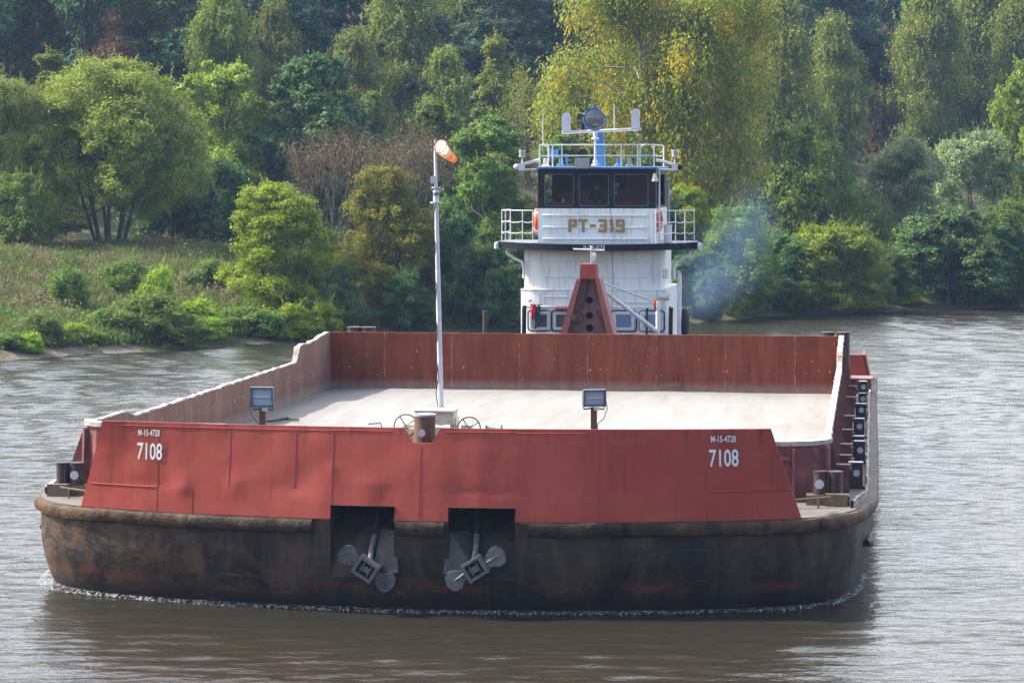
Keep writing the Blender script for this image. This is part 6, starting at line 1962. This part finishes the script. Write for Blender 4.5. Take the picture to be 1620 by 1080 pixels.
plant('alder_shrub', 640, 0.6, 430, 110, 'dark low shrub at the waterline right behind the windsock pole', G1, rot=2.2)
plant('alder_shrub', 850, 1.0, 360, 130, 'dark shrub at the waterline hidden behind the left of the tug house', G1, rot=0.9)
plant('leafy_shrub', 1265, 0.8, 410, 110, 'dull green bush hanging into the water between smoke and golden bush', G1, rot=1.9)
plant('alder_shrub', 1405, 1.6, 395, 80, 'dark bush on the sandy spot, right of the small green bush', G1, rot=2.9)
plant('alder_shrub', 1580, 0.8, 390, 120, 'dark low shrub at the waterline by the right edge', G1, rot=0.2)
plant('yellow_bush', 1432, 1.2, 452, 60, 'bright low yellow-green bush on the sandy spot of the right bank', G1)
plant('amber_shrub', 1425, 9, 375, 90, 'brownish thicket above the sandy spot of the right bank', G1)
plant('alder_shrub', 1560, 1.5, 345, 140, 'shadowy shrub between the dark shrub and the right edge', G1)
plant('leafy_shrub', 1345, 12, 300, 150, 'shaded green shrub behind the golden bush', G1)
# --- forest edge
G2 = 'forest trees beyond the bank'
plant('birch_tree', 352, 52, -25, 150, 'tall pale birch above the yellowing aspen', G2)
plant('slim_birch', 435, 56, -5, 105, 'slim yellowish birch left of the dark pine gap', G2)
plant('slim_birch', 560, 50, 40, 120, 'birch just right of the dark glossy maple', G2, rot=1.0)
plant('birch_tree', 640, 58, -60, 160, 'tall birch with bright crown above the windsock', G2, rot=2.0)
plant('slim_birch', 705, 50, 70, 110, 'shorter dull green birch upper right of the windsock', G2, rot=0.3)
plant('birch_tree', 745, 66, -70, 140, 'tall birch left of the yellow weeping birch, in half shade', G2, rot=0.9)
plant('young_aspen', 80, 44, 82, 190, 'low yellow-green tree above the left willow', G2, rot=0.7)
plant('rusty_birch', 175, 58, 15, 100, 'reddish brown fading tree above the big willow', G2)
plant('slim_birch', 1235, 46, -20, 130, 'pale green birch touching the right side of the weeping birch', G2)
plant('slim_birch', 1320, 50, 15, 115, 'slender birch with rounded top right of the weeping birch', G2, rot=1.8)
plant('rusty_birch', 1400, 60, 40, 130, 'brown thinning tree in the shaded gap at upper right', G2, rot=2.0)
plant('birch_tree', 1470, 48, -40, 150, 'bright birch at upper right with hanging twigs', G2, rot=0.2)
plant('birch_tree', 1555, 50, -50, 165, 'broad birch near the upper right corner', G2, rot=1.4)
plant('slim_birch', 1605, 44, -10, 110, 'birch in the upper right corner, cut by the edge', G2, rot=2.7)
# --- the deep forest: rows of dark trees
fr = random.Random(9)
G3 = 'dark trees deep in the forest'
for row, (t, step) in enumerate(((64, 70), (84, 72), (112, 80))):
    x = -60 + row * 25
    while x < 1700:
        key = fr.choice(['pine_tree', 'forest_linden', 'forest_linden', 'spruce_tree', 'birch_tree'] if row == 0 else ['pine_tree', 'spruce_tree', 'forest_linden'])
        side = 'left third' if x < 540 else 'middle' if x < 1080 else 'right third'
        kd = {'birch_tree': 'birch', 'pine_tree': 'pine', 'spruce_tree': 'spruce', 'forest_linden': 'leafy tree'}[key]
        plant(key, x + fr.uniform(-18, 18), t + fr.uniform(-6, 6), fr.uniform(-150, -40), fr.uniform(150, 200),
              f'{"shaded" if kd == "birch" else "dark"} {kd} deep in the forest along the top, {side} of the photo', G3 + f' ({kd}, {side})')
        x += step
# the forest goes on past both sides of the picture
for x0, x1, side in ((-520, -75, 'left'), (1710, 2150, 'right')):
    for t, step in ((50, 85), (70, 95), (95, 100)):
        x = x0
        while x < x1:
            key = fr.choice(['pine_tree', 'forest_linden', 'birch_tree', 'spruce_tree'])
            kd = {'birch_tree': 'birch', 'pine_tree': 'pine', 'spruce_tree': 'spruce', 'forest_linden': 'leafy tree'}[key]
            plant(key, x + fr.uniform(-20, 20), t + fr.uniform(-6, 6), fr.uniform(-130, 0), fr.uniform(160, 210),
                  f'tall {kd} of the forest beyond the {side} edge of the photo', G3 + f' (beyond the {side} edge, {kd})')
            x += step
# --- low bushes on the left bank
G4 = 'low bushes on the left bank'
for (px, t, yt, w, key, lab) in (
    (18, 1.1, 514, 81, 'bank_bush', 'low green bush at the left edge just above the slabs'),
    (68, 1.7000000000000002, 484, 97, 'bank_bush', 'darker rounded bush on the slabs, second from the left edge'),
    (46, 0.7000000000000002, 514, 59, 'yellow_bush', 'small bright bush hanging over the slabs at far left'),
    (175, 2.5, 476, 94, 'bank_bush', 'bush above the slabs left of the broad green one'),
    (232, 2.1, 452, 162, 'bank_bush', 'broad green bush at the middle of the left bank'),
    (258, 0.8999999999999999, 482, 121, 'bank_bush', 'greyish drooping bush touching the water on the left bank'),
    (303, 2.3, 462, 108, 'yellow_bush', 'yellowish bush right of the broad green bush'),
    (335, 1.1, 489, 94, 'yellow_bush', 'low yellow-green bush near the water left of the round willow'),
    (385, 1.9, 472, 108, 'bank_bush', 'green bush at the foot of the round yellow-green willow'),
    (470, 0.5, 469, 108, 'yellow_bush', 'yellow-green bush below the round willow at the water'),
    (510, 0.5, 464, 81, 'yellow_bush', 'yellowing bush between the round willows above the barge corner'),
    (125, 1.5, 499, 81, 'yellow_bush', 'small tan-tinged bush right of the dark rounded bush'),
    (250, 7.5, 436, 81, 'yellow_bush', 'small bush up the slope behind the broad green bush'),
    (195, 10.0, 424, 121, 'bank_bush', 'dull green bush halfway up the grassy slope'),
    (110, 8.0, 439, 108, 'bank_bush', 'dull bush in the tall grass at left'),
    (330, 10.0, 424, 108, 'bank_bush', 'small bush in the grass left of the round willow, halfway up'),
    (420, 1.0, 478, 110, 'bank_bush', 'dense green bush at the waterline under the round yellow-green willow'),
    (290, 1.2, 486, 80, 'bank_bush', 'deep green bush at the waterline between the greyish and the yellow-green bushes'),
    (150, 1.2, 512, 60, 'bank_bush', 'small green bush leaning over the slabs right of the tan-tinged one')):
    plant(key, px, t, yt + (13 if t < 7 else -12), w * (0.85 if t < 7 else 0.75), lab, G4)

# --- grass and weeds on the left bank, undergrowth on the rest
def grass(name, n, s0, s1, t0, t1, hmin, hmax, mat, label, seed, wid=0.035, clump=0.0, lean=0.3, thresh=None):
    rng = np.random.default_rng(seed)
    s = rng.uniform(s0, s1, n); t = rng.uniform(t0, t1, n)
    if clump:
        k = int(n / clump); cs, ct = rng.uniform(s0, s1, k), rng.uniform(t0, t1, k); ii = rng.integers(0, k, n)
        s = cs[ii] + rng.normal(0, 0.35, n); t = np.maximum(t0, ct[ii] + rng.normal(0, 0.35, n))
    P0 = np.array([ST(a, b_)[:] for a, b_ in zip(s, t)])
    h = rng.uniform(hmin, hmax, (n, 1)); a = rng.uniform(0, 2 * PI, n)
    ld = np.stack([np.cos(a), np.sin(a), np.zeros(n)], 1); sd = np.stack([-np.sin(a), np.cos(a), np.zeros(n)], 1)
    w = wid * rng.uniform(0.6, 1.4, (n, 1)); up = np.array([0, 0, 1.0])
    P0[:, 2] -= 0.03
    tip = P0 + up * h + ld * h * lean * rng.uniform(0.2, 1.3, (n, 1))
    midp = P0 + up * h * 0.55 + ld * h * lean * 0.3
    V = np.stack([P0, midp - sd * w, tip, midp + sd * w], 1)
    o = bpy.data.objects.new(name, mesh_quads(name, V, [mat])); COL.objects.link(o)
    tag(o, label, 'grass', kind='stuff')
LEAF['grass'] = mat_leaf('meadow_grass', [(0, (0.105, 0.135, 0.033)), (0.45, (0.165, 0.188, 0.051)), (0.75, (0.255, 0.232, 0.093)), (1, (0.390, 0.307, 0.180))], 0.3)
LEAF['straw'] = mat_leaf('dry_grass', [(0, (0.180, 0.143, 0.075)), (0.6, (0.300, 0.232, 0.135)), (1, (0.405, 0.300, 0.195))], 0.3)
LEAF['weed'] = mat_leaf('green_weeds', [(0, (0.076, 0.136, 0.027)), (0.7, (0.145, 0.230, 0.044)), (1, (0.255, 0.306, 0.068))], 0.35)
grass('grass', 170000, -26, 16, 1.6, 27, 0.12, 0.42, LEAF['grass'], 'mixed grass on the left bank slope', 1, 0.022)
grass('dry_grass', 30000, -26, 14, 8, 27, 0.25, 0.65, LEAF['straw'], 'straw coloured dry grass along the top of the left bank', 2, 0.016, 50)
grass('weeds', 120000, -26, 14, 0.9, 22, 0.10, 0.55, LEAF['weed'], 'green weeds among the grass on the left bank', 3, 0.035, 90, 0.6)
def weed_clumps(name, n, s0, s1, t0, t1, mat, label, seed, hmin, hmax, per=110):
    rng = np.random.default_rng(seed)
    out = []
    for i in range(n):
        sc, tc = rng.uniform(s0, s1), t0 + (t1 - t0) * rng.uniform(0, 1) ** 1.4
        if noise.noise(Vector((sc * 0.25, tc * 0.3, seed))) < -0.12: continue
        p = np.array(ST(sc, tc)[:]); h = rng.uniform(hmin, hmax); r = h * rng.uniform(0.5, 1.1)
        c = p + rng.normal(0, 1, (per, 3)) * np.array([r * 0.5, r * 0.5, 0]); c[:, 2] += h * rng.uniform(0.05, 1, per) * np.exp(-((c[:, 0] - p[0]) ** 2 + (c[:, 1] - p[1]) ** 2) / (r * r))
        out.append(leaf_quads(c, np.array([[-0.2, -0.2, 0.8]]), rng, 0.14, 0.055, axis=np.array([0, 0, 0.8]), jitter=0.7))
    o = bpy.data.objects.new(name, mesh_quads(name, np.concatenate(out), [mat])); COL.objects.link(o)
    tag(o, label, 'weeds', kind='stuff')
weed_clumps('tall_weeds', 900, -26, 15, 1.4, 22, LEAF['weed'], 'rough leafy weeds over the left bank', 8, 0.35, 1.25)
weed_clumps('seeding_weeds', 620, -26, 15, 4, 27, LEAF['straw'], 'pale brown seeding weeds scattered over the left bank', 9, 0.4, 1.1, 80)
weed_clumps('shore_weeds', 260, -26, 62, 0.2, 2.2, LEAF['weed'], 'weeds hanging over the waterline of both banks', 10, 0.3, 0.9, 90)
grass('undergrowth', 30000, 14, 62, 3.5, 20, 0.2, 0.6, LEAF['weed'], 'green undergrowth along the right bank', 4, 0.05, 40, 0.5)

# ------------------------------------------------------------------ bow foam
def mat_foam():
    m, nt, b, out = nmat('river_foam')
    b.inputs['Base Color'].default_value = (0.72, 0.74, 0.76, 1); b.inputs['Roughness'].default_value = 0.7
    ge = N(nt, 'ShaderNodeNewGeometry')
    f = noise_n(nt, ge.outputs['Position'], 17.0, 6, 0.75)
    tr = N(nt, 'ShaderNodeBsdfTransparent'); mx = N(nt, 'ShaderNodeMixShader')
    nt.links.new(ramp(nt, f, [(0.47, (0, 0, 0)), (0.70, (0.55, 0.55, 0.55))]), mx.inputs[0])
    nt.links.new(tr.outputs[0], mx.inputs[1]); nt.links.new(b.outputs[0], mx.inputs[2]); nt.links.new(mx.outputs[0], out.inputs[0])
    return m
b = MB(); rows = []
idx = [i for i in range(NO) if OUT[i][1] < 45.7]
path = []
for i in idx:
    n = ONRM[i]; v, u = OUT[i]
    path.append((v + n.x * (-0.20), u + n.y * (-0.20), n))
fine = []
for a, c in zip(path, path[1:]):
    m_ = max(1, int(math.hypot(a[0] - c[0], a[1] - c[1]) / 0.06))
    for j in range(m_):
        k = j / m_; fine.append((a[0] + (c[0] - a[0]) * k, a[1] + (c[1] - a[1]) * k, a[2].lerp(c[2], k)))
for v, u, n in fine:
    side = sstep(5.2, 7.0, CV - v)
    w = 0.09 + 0.06 * noise.noise(Vector((v * 1.3, u, 0))) + 0.18 * side
    h = 0.050 + 0.015 * noise.noise(Vector((v * 2.1, u * 2, 2))) + 0.03 * side
    rows.append([L(v - n.x * 0.1, u - n.y * 0.1, 0.05), L(v + n.x * w * 0.25, u + n.y * w * 0.25, max(0.03, h)), L(v + n.x * w * 0.6, u + n.y * w * 0.6, max(0.02, h * 0.7 + 0.03 * noise.noise(Vector((v * 7, u * 7, 1))))), L(v + n.x * w, u + n.y * w, 0.004)])
b.grid(rows)
o = b.build('foam', mat_foam(), smooth=True)
tag(o, 'thin line of white foam along the waterline of the barge bow', 'foam', kind='stuff')

# ------------------------------------------------------------------ exhaust smoke
def smoke(blobs, dens):
    m, nt, b, out = nmat('blue_exhaust_smoke')
    nt.nodes.remove(b)
    vp = N(nt, 'ShaderNodeVolumePrincipled')
    vp.inputs['Color'].default_value = (0.38, 0.58, 1.0, 1)
    tc = N(nt, 'ShaderNodeTexCoord')
    f = noise_n(nt, tc.outputs['Object'], 0.7, 3, 0.6)
    ln = N(nt, 'ShaderNodeVectorMath', operation='LENGTH'); nt.links.new(tc.outputs['Object'], ln.inputs[0])
    fall = N(nt, 'ShaderNodeMapRange'); fall.inputs[1].default_value = 1.0; fall.inputs[2].default_value = 0.2; fall.inputs[3].default_value = 0; fall.inputs[4].default_value = 1
    nt.links.new(ln.outputs['Value'], fall.inputs[0])
    k = N(nt, 'ShaderNodeMath', operation='MULTIPLY'); nt.links.new(ramp(nt, f, [(0.35, (0.15, 0.15, 0.15)), (0.7, (1, 1, 1))]), k.inputs[0]); nt.links.new(fall.outputs[0], k.inputs[1])
    k2 = N(nt, 'ShaderNodeMath', operation='MULTIPLY'); nt.links.new(k.outputs[0], k2.inputs[0]); k2.inputs[1].default_value = dens
    nt.links.new(k2.outputs[0], vp.inputs['Density'])
    nt.links.new(vp.outputs[0], out.inputs['Volume'])
    for (c, sc) in blobs:
        bm = bmesh.new(); bmesh.ops.create_icosphere(bm, subdivisions=3, radius=1)
        me = bpy.data.meshes.new('smoke'); bm.to_mesh(me); bm.free(); me.materials.append(m)
        o = bpy.data.objects.new('smoke', me); COL.objects.link(o); o.location = c; o.scale = sc
        tag(o, 'thin blue exhaust smoke drifting to the right of the tug', 'smoke', 'puffs of tug exhaust', 'stuff')
smoke([(P(1100, 470, 83), (0.8, 1.2, 0.9)), (P(1118, 455, 84), (1.2, 1.6, 1.3)), (P(1145, 415, 86), (1.7, 2.0, 1.7)), (P(1185, 350, 88), (1.3, 1.8, 1.6))], 0.10)

# ------------------------------------------------------------------ air
HAZE = 0.00025
if HAZE:
    b = MB()
    b.box((0, 180, 24), (700, 520, 56))
    m, nt, bs, out = nmat('thin_air_haze'); nt.nodes.remove(bs)
    vp = N(nt, 'ShaderNodeVolumePrincipled'); vp.inputs['Density'].default_value = HAZE; vp.inputs['Color'].default_value = (0.42, 0.60, 1.0, 1); vp.inputs['Anisotropy'].default_value = 0.2
    nt.links.new(vp.outputs[0], out.inputs['Volume'])
    o = b.build('haze', m); tag(o, 'faint blue haze over the river and forest', 'haze', kind='stuff')
